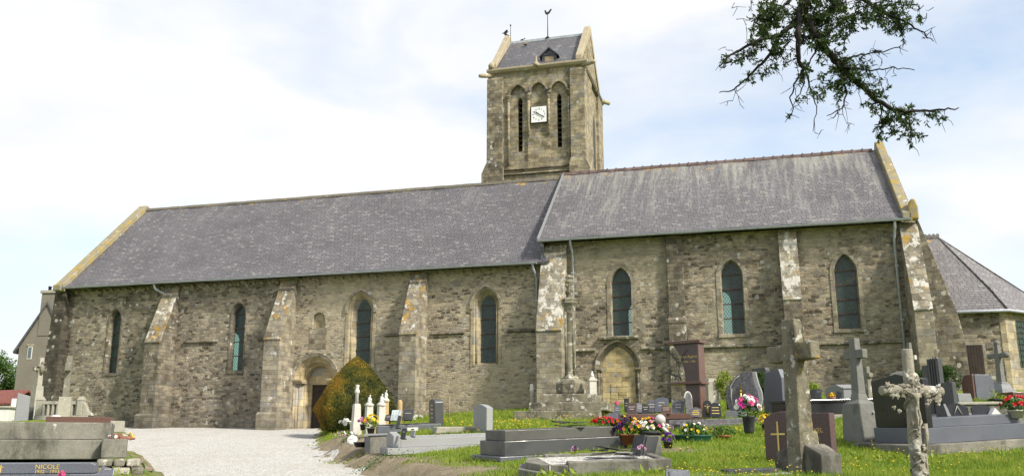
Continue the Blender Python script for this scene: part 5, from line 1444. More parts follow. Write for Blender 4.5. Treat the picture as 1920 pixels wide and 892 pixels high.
gp(1249, 776, 22.6, .24, .25, 'granite_red', 'red-brown plaque with a small picture before the blue-grey arch', 'slope')
gp(1271, 775, 22.9, .30, .36, 'granite_wave', 'heart topped grey plaque at the right end of the red grave', 'shoulder')
gp(1175, 771, 23.3, .12, .33, 'slate_dark', 'small dark tablet standing behind the red grave before the blocked door', 'rect', lean=4)
t = G('arch_plaque', 'narrow pointed arch plaque with a pale rim before the brown stele', 'plaque', 1292, 778, 22.8, 20)
pt(t, 'tablet', 'granite_wave', lambda m: m.prism([(-.09,0),(.09,0)] + [(.09*math.cos(a*math.pi/12), .40+.16*math.sin(a*math.pi/12)) for a in range(13)], 0, .05), bev=.004)
pt(t, 'rim', 'white_stone', lambda m: m.tube([(.10,.02,0),(.10,.02,.40)] + [(.10*math.cos(a*math.pi/12), .02, .40+.17*math.sin(a*math.pi/12)) for a in range(13)], .022, 6))
t = G('pink_flower', 'single pink rose standing by the dark slanted plaque', 'flower', 1156, 764, 23.2, 0)
posy(t, (0,0,.10), .05, .04, .04, 6, ['pink'], .04, 8, 'leaf_mid', .04)
# grey tiered grave
t = G('tiered_grave', 'long grey veined granite grave in two tiers behind the flower pots', 'grave', 1268, 818, 20.5, 8, (1.7, 1.2))
pt(t, 'upper_tier', 'granite_wave', bx(-.10, 2.3, .14, 1.3, .262, .36), bev=.006)
pt(t, 'lower_tier', 'granite_wave', bx(.10, 2.4, .0, 1.35, .03, .26), bev=.006)
pt(t, 'front_slab', 'granite_black', bx(-.22, .098, -.01, 1.35, .03, .255), bev=.004)
pt(t, 'plinth', 'granite_mid', bx(-.3, 2.5, -.12, 1.45, -.2, .028), bev=.008)
plaque(1253, 808, 20.2, .22, .20, 'granite_brown', 'brown photograph plaque leaning on the dark end of the tiered grave', 'slope', -10, 20)
t = plaque(1305, 781, 21.3, .26, .22, 'granite_wave', 'grey cloud shaped plaque with yellow lines on the tiered grave', 'shoulder', -4, 8, .03, 3, 'f_yellow')
t = plaque(1327, 781, 21.3, .20, .38, 'granite_black', 'round-topped black plaque with a small Virgin figure on the tiered grave', 'round', -12, 6, .03, 1, 'gold')
pt(t, 'figure', 'bronze_gold', lambda m: (m.lathe([(.04,.06),(.03,.2),(.012,.26)], 8, (0,-.05,0)), m.ball((0,-.05,.28), .022, 8, 6)))
plaque(1342, 781, 21.2, .25, .33, 'granite_black', 'broad round-topped black plaque with lettering on the tiered grave', 'round', -4, 6, .03, 3, 'gold')
# wavy headstone with crucifix
t = G('headstone', 'wavy grey granite headstone with a gilt crucifix beside the round shrub', 'headstone', 1392, 778, 22.6, -26)
wave = [(-.32,.0),(.38,.0),(.38,.12),(.42,.3),(.40,.5),(.33,.72),(.30,.92),(.30,1.04),(.10,1.03),(-.08,.96),(-.24,.78),(-.36,.62),(-.40,.44),(-.38,.2)]
pt(t, 'stone', 'granite_wave', lambda m: m.prism([(a*.95, b_*.92+.1) for a, b_ in wave], 0, .15), bev=.008)
pt(t, 'side_bevel', 'granite_light', lambda m: m.prism([(a*.95, b_*.92+.1) for a, b_ in ((.385,.13),(.425,.3),(.405,.5),(.335,.72),(.305,.92),(.305,1.03),(.40,1.03),(.41,.92),(.45,.72),(.52,.5),(.53,.3),(.49,.13))], .02, .13), bev=.008)
pt(t, 'carved_stem', 'white_stone', lambda m: (m.tube([(-.28,-.004,.45),(-.25,-.004,.7),(-.12,-.004,.90),(-.02,-.004,.96)], .008, 5), m.tube([(-.20,-.004,.15),(-.25,-.004,.45),(-.22,-.004,.65)], .008, 5)))
pt(t, 'base', 'granite_mid', lambda m: m.prism([(-.45,-.25),(.1,-.25),(.1,.08),(-.36,.12)], -.12, .25), bev=.008)
c_ = pt(t, 'crucifix', 'bronze_gold', lambda m: (m.box(-.022,.022,-.03,-.002,.20,.72), m.box(-.10,.10,-.03,-.002,.54,.58)))
pt(c_, 'figure', 'gold', lambda m: (m.tube([(0,-.04,.28),(0,-.045,.42),(0,-.045,.54)], [.012,.02,.022], 6), m.ball((0,-.045,.585), .02, 6, 5)))
def shrub(px, py, Y, r, h, mat, label, n=3500, size=.05, kind='shrub', lump=16):
    t = G('shrub', label, kind, px, py, Y, 0)
    pt(t, 'stem', 'tree_bark', lambda m: m.tube([(0,0,-.1),(0,0,h*.5)], .04, 6))
    P = []
    for i in range(lump):
        d = nrs.normal(size=3); d /= np.linalg.norm(d); cc = np.array([0,0,h*.52]) + d*np.array([r*.62, r*.62, h*.30]); rr = r*rnd.uniform(.34,.5)
        q = nrs.normal(size=(n//lump,3)); q /= np.linalg.norm(q,axis=1)[:,None]; q *= (nrs.rand(len(q))**.35)[:,None]*rr; P.append(q+cc)
    v, f = leaves(np.concatenate(P), size, .5, .5); raw_mesh('foliage', v, f, MAT[mat], t)
    return t
shrub(1365, 760, 25.5, .42, 1.0, 'leaf_bright', 'round yellow green clipped shrub beside the wavy headstone')
shrub(1428, 756, 25.5, .24, 1.0, 'leaf_dark', 'narrow olive green shrub to the right of the wavy headstone', 1800)
t = G('headstone', 'slim dark headstone with a pale sloped top before the choir wall', 'headstone', 1439, 752, 26.5, 24)
pt(t, 'stone', 'granite_dark', lambda m: m.prism([(0,-.1),(.62,-.1),(.62,.98),(.05,.98),(0,.90)], 0, .16, None, 'x'), bev=.01)
pt(t, 'base', 'granite_mid', bx(-.05, .35, -.1, .8, -.3, .0), bev=.01)
t = G('headstone', 'tall dark headstone with a curved side half hidden by the old stone cross', 'headstone', 1470, 785, 22.5, 24)
pt(t, 'stone', 'granite_blue', lambda m: m.prism([(0,-.1),(.7,-.1),(.72,.5),(.6,1.16),(.1,1.22),(0,1.0)], 0, .15, None, 'x'), bev=.01)
pt(t, 'base', 'granite_mid', bx(-.4, .6, -.1, .9, -.2, .1), bev=.01)
t = G('grave_post', 'square pale stone post standing between the brown stele and the shrub', 'post', 1336, 764, 25.5, 12)
pt(t, 'post', 'pale_stone', lambda m: (m.box(-.16,.16,-.12,.12,-.35,.68), m.taper(-.16,.16,-.12,.12,.68,.80,.05,.03)), bev=.012)

# flowers in front of the tiered grave
t = G('flower_bed', 'row of bright red flowers behind the stepped dark tomb', 'flowers', 1134, 797, 15.6, 0)
posy(t, (0,0,.06), .26, .08, .07, 46, ['red'], .028, 120, 'leaf_mid', .05)
t = G('flower_pot', 'terracotta pot overflowing with yellow and dark purple pansies', 'flowers', 1176, 834, 15.6, 0)
pot(t, 'terracotta', .17, .18); posy(t, (0,0,.27), .26, .2, .20, 60, ['yellow','yellow','dark_purple','dark_purple','purple','orange'], .038, 220, 'leaf_mid', .06)
t = G('flower_pot', 'mixed planter of white, pink and cream flowers behind the stone planter', 'flowers', 1220, 824, 15.2, 0)
pot(t, 'slate_dark', .18, .30, -.16); posy(t, (0,0,.21), .32, .16, .13, 60, ['white','white','rose','pink','yellow'], .036, 260, 'leaf_mid', .07)
pt(t, 'glass_globe', 'glass_ball', lambda m: m.ball((.16,-.05,.32), .09, 14, 10))
t = G('flower_pot', 'small pot with one purple flower beside the stone planter', 'flowers', 1253, 840, 15, 0)
pot(t, 'slate_dark', .08, .11); posy(t, (0,0,.15), .10, .08, .09, 12, ['purple'], .035, 60, 'leaf_mid', .06)
pt(t, 'petal', 'white_paint', lambda m: m.ball((-.06,-.03,.30), .03, 8, 6, (2.2,1,.9), Matrix.Translation((-.06,0,.27)) @ Matrix.Rotation(.7, 4, 'Y') @ Matrix.Translation((.06,0,-.27))))
t = G('planter', 'oval dark green planter with leafy white flowers', 'planter', 1300, 834, 16.5, 0)
pt(t, 'pot', 'green_plastic', lambda m: m.lathe([(.27,0),(.33,.15),(.35,.15),(.35,.18),(.31,.18),(.30,.15)], 24, (0,0,0), Matrix.Diagonal((1,.55,1,1))), bev=.004)
posy(t, (0,0,.25), .26, .14, .17, 22, ['white','yellow'], .028, 260, 'leaf_mid', .08, 1.0)
t = G('flower_pot', 'terracotta pot with a tuft of heather before the tiered grave', 'flowers', 1356, 828, 17.3, 0)
pot(t, 'terracotta', .15, .12); posy(t, (0,0,.20), .26, .18, .14, 6, ['rose'], .02, 480, 'leaf_mid', .045, 1.0)
t = G('flower_vase', 'dark vase filled with pink, magenta and white flowers', 'flowers', 1405, 812, 18, 0)
pt(t, 'vase', 'slate_dark', lambda m: m.lathe([(.085,0),(.10,.05),(.12,.30),(.135,.31),(.13,.33),(.11,.30)], 14))
posy(t, (0,0,.50), .26, .18, .20, 46, ['magenta','pink','white','white','white'], .058, 120, 'leaf_mid', .08)
t = G('flower_pot', 'round bush of yellow chrysanthemums in a small dark pot', 'flowers', 1437, 806, 19, 0)
pot(t, 'slate_dark', .10, .12); posy(t, (0,0,.19), .15, .13, .12, 46, ['yellow'], .036, 60, 'leaf_mid', .05)

# ================================================================== right-hand side
# black tomb, plaques on it
t = G('black_tomb', 'long low polished black tomb behind the old lichened cross', 'tomb', 1512, 780, 20.5, 12, (1.6, 1.2))
pt(t, 'body', 'granite_black', bx(-.3, 1.9, 0, 1.0, .03, .30), bev=.006)
pt(t, 'cover', 'granite_black', bx(-.34, 1.94, -.04, 1.04, .302, .36), bev=.006)
pt(t, 'foundation', 'pale_stone', bx(-.4, 2.0, -.1, 1.1, -.25, .028), bev=.01)
gk = dict(group='plaques on the black tomb')
plaque(1523, 748, 21, .10, .26, 'granite_black', 'narrow leaning black plaque, leftmost on the long black tomb', 'slope', -48, 22, .03, 0, **gk)
plaque(1534, 746, 21.2, .14, .24, 'granite_dark', 'round-cornered dark plaque, second from the left on the black tomb', 'slope', -48, 22, .03, 1, **gk)
plaque(1572, 746, 21.2, .13, .18, 'granite_black', 'small dark plaque at the right on the long black tomb', 'slope', -48, 22, .03, 0, **gk)
shrub(1526, 748, 23, .26, .42, 'leaf_bright', 'low bright green shrub behind the plaques of the black tomb', 1200)
t = G('flower_pot', 'little orange flowers in a pot behind the black tomb', 'flowers', 1561, 750, 22.5, 0)
pot(t, 'terracotta', .09, .34, -.26); posy(t, (0,0,.12), .12, .08, .06, 14, ['orange','yellow'], .03, 40, 'leaf_bright', .05)
t = G('granite_tomb', 'pale grey gabled granite tomb before the choir wall', 'tomb', 1583, 752, 24.5, 10, (1.0, 1.0))
pt(t, 'body', 'granite_mid', lambda m: m.prism([(0,0),(.95,0),(.95,.34),(.6,.46),(.35,.46),(0,.34)], 0, 2.2, None, 'x'), bev=.01)
pt(t, 'cover_edge', 'granite_light', bx(-.02, 2.25, -.03, .05, .34, .375), bev=.004)
pt(t, 'base', 'granite_mid', bx(-.1, 2.3, -.1, 1.05, -.25, -.002), bev=.01)
t = G('cross', 'small weathered stone cross behind the pedestal cross', 'cross', 1630, 752, 23.5, 24)
pt(t, 'shaft', 'old_stone', lambda m: m.taper(-.09,.09,-.09,.09,-.1,.72,.02,.02), bev=.02)
pt(t, 'arms', 'old_stone', lambda m: (m.box(-.07,.07,-.14,.14,.60,.72), m.box(-.06,.06,-.06,.06,.70,.88)), bev=.02)
# pedestal cross
Y = 16.5
t = G('cross', 'grey granite cross on a chamfered square pedestal in the lawn', 'cross', 1617, 822, Y, 24)
PR = R(24)
pt(t, 'pedestal', 'grey_cross', lambda m: (m.taper(-.235,.235,-.235,.235,-.15,.60,.025,.025), m.taper(-.21,.21,-.21,.21,.60,.68,.09,.09)), bev=.012)
pt(t, 'shaft', 'grey_cross', lambda m: (m.taper(-.12,.12,-.115,.115,.67,.80,.03,.03), m.taper(-.085,.085,-.09,.09,.79,1.78,.02,.02)), bev=.014)
pt(t, 'arms', 'grey_cross', lambda m: (m.box(-.062,.062,-.235,.235,1.41,1.57)), bev=.016)
pt(t, 'bolt', 'zinc', lambda m: m.tube([(.08,-.23,.45),(.08,-.25,.45)], .02, 8))
# big dark tomb
Y = 15
t = G('dark_tomb', 'big blue-black granite tomb with a broad arched headstone', 'tomb', 1742, 846, Y, 24, (2.7, 1.6))
pt(t, 'lower_tier', 'granite_blue', bx(0, 2.6, 0, 1.12, .12, .37), bev=.006)
pt(t, 'upper_tier', 'granite_blue', bx(.16, 2.35, .10, 1.0, .372, .52), bev=.006)
pt(t, 'headstone', 'granite_black', lambda m: m.prism([(.0,.372),(1.08,.372),(1.10,1.16),(.85,1.20),(.55,1.26),(.28,1.20),(.0,1.16)], .02, .155, None, 'x'), bev=.01)
pt(t, 'plinth', 'old_concrete', bx(-.35, 2.9, -.16, 1.3, -.25, .118), bev=.015, rough=.012)
gk = dict(group='plaques on the big dark tomb')
t2 = plaque(1768, 781, 15.9, .20, .24, 'granite_black', 'small black plaque with a white ribbon beside the arched headstone', 'slope', -30, 18, .03, 0, **gk)
pt(t2, 'ribbon', 'white_paint', lambda m: m.prism([(.08,.01),(.13,.01),(.06,.22),(.03,.22)], -.04, -.02))
t2 = plaque(1796, 780, 16.2, .38, .23, 'granite_black', 'wide black plaque with clipped corners and an engraved compass on the dark tomb', 'gable', -6, 8, .03, 0, **gk)
pt(t2, 'engraving', 'pale_letter', lambda m: (m.tube([(-.07,-.025,.03),(0,-.025,.18)], .006, 5), m.tube([(.07,-.025,.03),(0,-.025,.18)], .006, 5)))
plaque(1841, 779, 16.6, .32, .20, 'granite_black', 'black book shaped plaque with a rounded top next to the white cone', 'arch', -6, 18, .05, 0, **gk)
t2 = G('paper_cone', 'white paper cone lying beside the black book shaped plaque', 'wrapper', 1866, 780, 16.5, 10)
pt(t2, 'paper', 'white_paint', lambda m: m.prism([(-.13,0),(.14,0),(.10,.03),(-.02,.15)], -.05, .06), bev=.004)
t2 = G('flower_pot', 'pale stone bowl of red geraniums at the right edge of the view', 'flowers', 1906, 783, 15.95, 0)
pot(t2, 'white_stone', .14, .13); posy(t2, (0,0,.24), .26, .2, .14, 24, ['red'], .038, 200, 'leaf_mid', .08)
# behind the dark tomb
t = G('stele_cross', 'tall dark grey granite stele with stepped ridges behind the dark tomb', 'headstone', 1782, 775, 18.5, 24, (1,0))
pt(t, 'stele', 'granite_dark', lambda m: (m.box(0,.12,.16,.44,0,1.12), m.box(-.0,.11,.44,.58,0,1.0), m.box(.0,.11,-.12,.16,0,.62), [m.box(-.02,-.0,.18+.06*i,.21+.06*i,.0,1.16-.012*i) for i in range(4)]), bev=.008)
pt(t, 'base', 'granite_mid', bx(-.15, .5, -.25, .75, -.5, .0), bev=.01)
shrub(1706, 752, 24, .28, .95, 'leaf_dark', 'dark green conifer shrub at the left behind the arched headstone', 2200)
shrub(1782, 752, 24.4, .34, 1.05, 'leaf_dark', 'upright green conifer shrub at the right of the stepped stele', 3000)
shrub(1742, 752, 24.6, .34, .95, 'leaf_dark', 'dark green conifer shrub between the arched headstone and the stele', 2400)
t = G('headstone', 'white round-topped headstone behind the arched dark headstone', 'headstone', 1722, 770, 21, 24)
pt(t, 'stone', 'white_stone', lambda m: m.prism(stone_poly(0,.8,-.3,.93,'arch'), 0, .12, None, 'x'), bev=.01)
t = G('cross', 'small pale stone cross high in front of the choir buttress', 'cross', 1714, 745, 26, 24)
pt(t, 'shaft', 'grey_cross', lambda m: m.taper(-.07,.07,-.07,.07,-.1,1.55,.02,.02), bev=.012)
pt(t, 'arms', 'white_stone', lambda m: m.box(-.05,.05,-.20,.20,1.05,1.18), bev=.02)
t = G('headstone', 'grey headstone with a red-brown side and a clipped peak before the side door', 'headstone', 1833, 756, 23.5, 50)
pt(t, 'stone', 'granite_blue', lambda m: m.prism([(0,0),(.55,0),(.55,.62),(.42,.74),(.02,.74),(0,.72)], 0, .45), bev=.008)
pt(t, 'front_slab', 'granite_red', lambda m: m.prism([(0.02,0),(.43,0),(.43,.60),(.3,.74),(.02,.74)], -.06, -.002, None, 'x'), bev=.008)
t.rotation_euler.z = R(12)
t = G('granite_slab', 'low slanting light grey slab beside the brown sided headstone', 'headstone', 1799, 757, 22.5, 15)
pt(t, 'slab', 'granite_mid', lambda m: m.prism([(0,0),(.42,0),(.36,.26),(-.02,.26)], 0, .3), bev=.01)
t = G('low_tomb', 'low lichened stone tomb behind the black plaques', 'tomb', 1778, 778, 19.5, 6, (1.0, 1.0))
pt(t, 'body', 'old_concrete', bx(0, 2.2, 0, .9, -.35, .21), bev=.012)
pt(t, 'cover', 'pale_stone', bx(-.04, 2.24, -.04, .94, .212, .27), bev=.015)
pt(t, 'slate_wedge', 'slate_dark', lambda m: m.prism([(.12,.275),(.36,.275),(.28,.45),(.16,.45)], .2, .34), bev=.006)
t = G('slate_pieces', 'loose dark slates on the low tomb before the stepped cross', 'slates', 1885, 751, 20.1, 5)
for i in range(5):
    a = rnd.uniform(-.3,.3); pt(t, 'slate', 'slate_dark', lambda m: m.box(-.2+a, .12+a, -.06, .06, .012*i-.02, .012*i-.008, Matrix.Rotation(rnd.uniform(-.4,.4), 4, 'Z') @ Matrix.Rotation(rnd.uniform(-.1,.1), 4, 'Y')))
t = G('plant', 'small spiky green plant before the stepped cross', 'plant', 1872, 753, 20.1, 0)
q = np.abs(nrs.normal(size=(90,3)))*np.array([.10,.06,.12])*np.sign(nrs.normal(size=(90,3))+[0,0,9]); v, f = leaves(q + np.array([0,0,.02]), .10, .25, .4, 1.2); raw_mesh('foliage', v, f, MAT['leaf_bright'], t)
# stepped cross
t = G('cross', 'slender grey cross with trefoil arms on a stepped pedestal before the sacristy', 'cross', 1881, 748, 26, 24)
pt(t, 'pedestal', 'granite_mid', lambda m: (m.taper(-.30,.30,-.25,.25,-.15,.28,.03,.03), m.taper(-.22,.22,-.18,.18,.28,.42,.05,.04), m.box(-.14,.14,-.13,.13,.42,.47)), bev=.012)
pt(t, 'shaft', 'grey_cross', lambda m: m.taper(-.085,.085,-.085,.085,.46,1.56,.025,.025), bev=.012)
pt(t, 'arms', 'grey_cross', lambda m: (m.box(-.05,.05,-.25,.25,1.16,1.29), m.ball((0,-.27,1.225), .085, 10, 8), m.ball((0,.27,1.225), .085, 10, 8), m.ball((0,0,1.58), .085, 10, 8)), bev=.012)
t = G('red_slab', 'low red-brown granite slab at the right edge below the sacristy', 'grave', 1900, 744, 24, 5)
pt(t, 'slab', 'granite_red', bx(0, 1.4, 0, .7, .0, .14), bev=.006)
pt(t, 'base', 'granite_mid', bx(-.1, 1.5, -.06, .8, -.25, -.002), bev=.006)

# ================================================================== foreground crosses
Y = 10.5
t = G('old_cross', 'old lichen-spotted stone cross with orange patches standing in the foreground', 'cross', 1506, 912, Y, -34)
t.rotation_euler.z = R(-16)
t.rotation_euler.z = R(30)
pt(t, 'shaft', 'lichen_cross', lambda m: (m.prism([(-.12,0),(.13,0),(.105,1.36),(.06,1.60),(.05,1.87),(-.075,1.88),(-.09,1.3)], -.10, .10)), bev=.018, rough=.022, sub=5)
pt(t, 'arms', 'lichen_cross', lambda m: m.prism([(-.335,1.40),(.335,1.385),(.34,1.58),(-.325,1.60)], -.09, .07, None, 'x'), bev=.02, rough=.022, sub=4)
pt(t, 'base', 'old_concrete', lambda m: (m.prism([(-.33,-.3),(.36,-.3),(.36,.34),(.30,.40),(-.10,.47),(-.33,.36)], -.05, .28, None, 'x')), bev=.02, rough=.02, sub=4)
pt(t, 'footing', 'lichen_cross', lambda m: m.prism([(-.11,.40),(.11,.40),(.10,.62),(-.10,.62)], -.06, .20, None, 'x') , bev=.03, rough=.015, sub=3)
# maroon headstone behind it
t = G('headstone', 'maroon granite headstone with a gold cross and gold lettering behind the old stone cross', 'headstone', 1566, 926, 12.7, 42)
pt(t, 'stone', 'granite_maroon', lambda m: m.prism([(0,-.1),(1.04,-.1),(1.04,1.02),(.90,1.10),(.75,1.12),(.55,1.10),(.3,1.09),(0,1.08)], 0, .15, None, 'x'), bev=.008)
MI = Matrix.Rotation(R(-90), 4, 'Z')
pt(t, 'gold_cross', 'gold', lambda m: (m.box(-.012,-.002,.80,.825,.42,.98), m.box(-.0125,-.002,.70,.925,.79,.815)))
for s__, y_, z_, sz in (('EXEL', .20, .82, .085), ('FRANCE', .22, .62, .07), ('EXEL', .20, .49, .08), ('1929', .22, .72, .05)):
    text('inscription', s__, sz, MAT['gold'], t, (-.005, y_, z_), (R(90), 0, R(-90)), .002)
# rustic cross with ivy and crucifix
Y = 8.3
t = G('rustic_cross', 'whitish cement cross shaped like logs wound with ivy and bearing a crucifix', 'cross', 1727, 928, Y, 14)
pt(t, 'trunk', 'rustic', lambda m: m.tube([(.0,.0,-.15),(.0,0,.2),(-.01,0,.5),(0.005,0,.8),(-.005,0,1.05),(0,0,1.285)], [.078,.062,.057,.054,.052,.047], 16), bev=.012)
pt(t, 'arm', 'rustic', lambda m: m.tube([(-.31,0,.905),(-.15,.0,.915),(0,0,.91),(.16,0,.915),(.325,0,.905)], [.043,.045,.048,.046,.045], 16), bev=.010)
def ivy(m, p, a, s__, tw):
    # three-lobed ivy leaf with a raised middle
    M = Matrix.Translation(p) @ Matrix.Rotation(tw, 4, 'Z') @ Matrix.Rotation(a, 4, 'Y')
    o_ = [(0,-.012,0),(.35,.0,-.12),(.55,.004,.25),(.30,.0,.42),(0,.006,1.0),(-.30,0,.42),(-.55,.004,.25),(-.35,0,-.12)]
    m.add([(x*s__, -.012*1.0+y*.5, z*s__) for x, y, z in o_] + [(0,-.024,.35*s__)], [(8,i,(i+1)%8) for i in range(8)], True, M)
    m.add([(x*s__, .0, z*s__) for x, y, z in o_], [(7,6,5,4,3,2,1,0)], True, M)
r3 = random.Random(5)
vine = MB()
vine.tube([(.062*math.cos(a), .062*math.sin(a), .1+.045*a*1.0) for a in [i*.35 for i in range(48)]], .011, 6)
vine.tube([(x_, -.05*math.cos(x_*26), .91+.05*math.sin(x_*26)) for x_ in [-.27+i*.02 for i in range(29)]], .009, 6)
vn = vine.build('ivy_vine', MAT['rustic'], t)
for i in range(58):
    if i < 22:
        x_ = r3.uniform(-.27, .27); z0 = .945 if r3.random() < .7 else .87; p_ = (x_, -.05+r3.uniform(-.01,.03), z0); a = r3.uniform(-1.2,1.2) + (0 if z0 > .9 else math.pi)
    elif i < 34:
        x_ = r3.choice((-.22,-.14,.14,.22)) + r3.uniform(-.03,.03); p_ = (x_, -.045+r3.uniform(-.02,.02), r3.uniform(.72,.87)); a = math.pi + r3.uniform(-.5,.5)
    else:
        q_ = r3.uniform(-2.6, -.5); z0 = r3.uniform(.12, .62) if i < 50 else r3.uniform(.95,1.05); p_ = (.062*math.cos(q_), .062*math.sin(q_), z0); a = r3.uniform(-1.6,1.6)
    lf = MB(); ivy(lf, p_, a, r3.uniform(.030,.048), r3.uniform(-.5,.5)); lf.build('ivy_leaf', MAT['rustic'], vn, normals=False)
pt(vn, 'cut_branch', 'rustic', lambda m: (m.tube([(.06,-.03,.36),(.085,-.04,.50),(.08,-.04,.62)], [.014,.02,.022], 8), m.tube([(.06,-.04,.12),(.06,-.04,.36)], .012, 6)))
# crucifix figure: one skinned body
def skin_body(name, joints, edges, radii, mat, parent, loc=(0,0,0), levels=2):
    me = bpy.data.meshes.new(name); me.from_pydata(joints, edges, []); me.materials.append(MAT[mat])
    o = bpy.data.objects.new(name, me); COL.objects.link(o); o.parent = parent; o.location = loc
    md = o.modifiers.new('skin', 'SKIN'); md.use_smooth_shade = True
    sv = me.skin_vertices[0].data if me.skin_vertices else None
    if sv is None:
        bpy.context.view_layer.objects.active = o; o.select_set(True)
        bpy.ops.object.mode_set(mode='EDIT'); bpy.ops.object.mode_set(mode='OBJECT'); o.select_set(False)
        sv = me.skin_vertices[0].data if me.skin_vertices else None
    if sv:
        for i, r_ in enumerate(radii): sv[i].radius = (r_, r_)
        sv[0].use_root = True
    ss = o.modifiers.new('smooth', 'SUBSURF'); ss.levels = ss.render_levels = levels
    return o
J = [(0,-.095,.66),(0,-.12,.72),(0,-.125,.79),(0,-.12,.845),(0,-.128,.875),(-.005,-.14,.915),(-.05,-.118,.845),(-.115,-.112,.875),(-.185,-.10,.915),(.05,-.118,.845),(.115,-.112,.88),(.185,-.10,.92),(-.022,-.115,.645),(-.026,-.135,.55),(-.012,-.115,.44),(-.008,-.135,.40),(.022,-.115,.645),(.026,-.135,.55),(.008,-.115,.44),(.006,-.138,.40)]
ED = [(0,1),(1,2),(2,3),(3,4),(4,5),(3,6),(6,7),(7,8),(3,9),(9,10),(10,11),(0,12),(12,13),(13,14),(14,15),(0,16),(16,17),(17,18),(18,19)]
RD = [.032,.030,.036,.034,.014,.026,.017,.013,.010,.017,.013,.010,.020,.016,.011,.009,.020,.016,.011,.009]
J = [((x-0)*.62-.012, (y+.095)*.7-.062, (z-.92)*.70+.925) for x, y, z in J]
skin_body('christ_figure', J, ED, [r_*.62 for r_ in RD], 'rustic', t, (0,0,0))
# low stones at the bottom edge of the lawn
t = G('grave_plaque', 'slanted dark plaque at the bottom of the view in the grass', 'plaque', 1272, 903, 9.2, 4)
pt(t, 'tablet', 'granite_blue', lambda m: m.prism([(-.13,0),(.12,0),(.13,.125),(-.105,.14)], 0, .03, Matrix.Rotation(R(-25),4,'X')), bev=.004)
pt(t, 'inscription', 'black', lambda m: m.box(-.085,-.075,-.006,-.002,.02,.11, Matrix.Rotation(R(-25),4,'X')))
t = G('flat_grave', 'flat grey granite slab sunk in the lawn at the bottom edge', 'grave', 1290, 898, 10, 10, (1.6,2))
pt(t, 'slab', 'granite_mid', bx(0, 1.2, 0, .5, -.15, .03), bev=.008)
pt(t, 'raised_edge', 'slate_dark', bx(.5, 1.1, .1, .3, .032, .075), bev=.008)

# birds on the tower
def crow(u, v, z, rot, label, s__=1.0, wings=False):
    s__ *= .72
    p_ = cw(u, v, z); o = thing('crow', label, 'bird', p_, rot, 'black birds on the church tower')
    b = MB(); b.ball((0,0,.12*s__), .085*s__, 10, 7, (1.9,.85,.9), Matrix.Rotation(R(-28),4,'Y')); b.ball((.15*s__,0,.22*s__), .055*s__, 8, 6, (1.1,.9,1)); b.tube([(.19*s__,0,.22*s__),(.27*s__,0,.20*s__)], [.02*s__,.004*s__], 6); b.prism([(-.12*s__,.06*s__),(-.34*s__,-.02*s__),(-.33*s__,.02*s__),(-.12*s__,.13*s__)], -.035*s__, .035*s__); b.build('body', MAT['crow'], o)
    for k_ in (-1, 1):
        q = MB(); q.tube([(.0,.03*k_*s__,.07*s__),(.01*s__,.03*k_*s__,-.02*s__)], .008*s__, 5); q.build('leg', MAT['crow'], o)
        q = MB()
        if wings: q.prism([(.08*s__,.14*s__),(-.05*s__,.16*s__),(-.28*s__,.42*s__),(-.12*s__,.46*s__),(.08*s__,.26*s__)], .05*k_*s__, (.05*k_+.012)*s__, Matrix.Rotation(R(-12*k_),4,'X'))
        else: q.ball((-.04*s__,.07*k_*s__,.12*s__), .07*s__, 8, 6, (2.1,.3,.8), Matrix.Rotation(R(-24),4,'Y'))
        q.build('wing', MAT['crow'], o)
crow(U0+.12, VR-.5, 23.62, 175, 'black bird raising its wings on the left gable of the tower', .95, True)
crow(6.95, VR-.0, 23.42, -10, 'black bird perched on the ridge of the tower roof', .9)
crow(7.25, VR-.55, 22.85, 60, 'black bird sitting on the slates just below the tower ridge', .9)
crow(8.95, TV-.2, 19.2, 20, 'black bird perched on the right capital above the clock', 1.0)
crow(7.90, TV-.2, 19.2, 20, 'black bird perched on the left capital above the clock', .8)

# ================================================================== overhanging yew branch
bY = 6.0
yt = thing('yew_tree', 'dark old yew whose ragged leafy branch hangs into the sky at the top right', 'tree', (6.6, 4.2, hz(6.6, 4.2)))
def bp(cx, cy, dz=0.0):               # traced point of the branch, pushed in depth
    p = at(1300 + cx/3.076, cy/3.076, bY + dz); return np.array(p) - np.array(yt.location)
LIMBS = [
 ([(650,-260),(640,-120),(640,0),(625,60),(645,95),(690,180),(740,260),(800,330),(870,390),(960,490),(1060,580),(1160,635),(1230,645),(1330,637),(1450,628),(1530,622)], .050, .004),
 ([(635,20),(612,60),(610,110),(605,200),(605,340),(630,390),(690,412)], .030, .010),
 ([(630,60),(600,120),(560,150),(500,205),(440,215),(370,235),(270,290),(200,330),(150,385)], .026, .005),
 ([(490,210),(480,270),(410,350),(340,420),(280,480),(215,528),(150,535)], .016, .003),
 ([(650,100),(720,110),(790,60),(830,10),(850,-60)], .020, .012),
 ([(900,-80),(1000,10),(1060,50),(1150,95),(1260,145),(1330,190),(1385,240)], .018, .003),
 ([(830,345),(920,325),(1010,310),(1120,295),(1200,262)], .009, .003),
 ([(860,385),(960,400),(1050,405),(1150,392),(1275,405)], .009, .003),
 ([(830,360),(855,440),(885,540),(860,630),(770,668)], .012, .003),
 ([(640,400),(600,460),(560,560),(575,650),(530,705)], .009, .002),
 ([(650,420),(680,520),(710,620),(690,760)], .008, .002),
 ([(630,400),(640,480),(600,560),(560,640)], .006, .002),
 ([(1240,650),(1250,730),(1285,830)], .007, .002), ([(1080,600),(1090,700),(1070,780)], .007, .002),
 ([(720,200),(705,300),(660,390)], .010, .004), ([(660,210),(730,240),(800,170),(880,110),(960,60)], .012, .003),
 ([(470,0),(430,60),(360,110),(330,180)], .012, .003), ([(560,0),(500,60),(420,120),(400,180)], .012, .003), ([(780,0),(860,60),(900,120),(960,140)], .010, .003),
]
br = MB(); samples = []
r4 = random.Random(21)
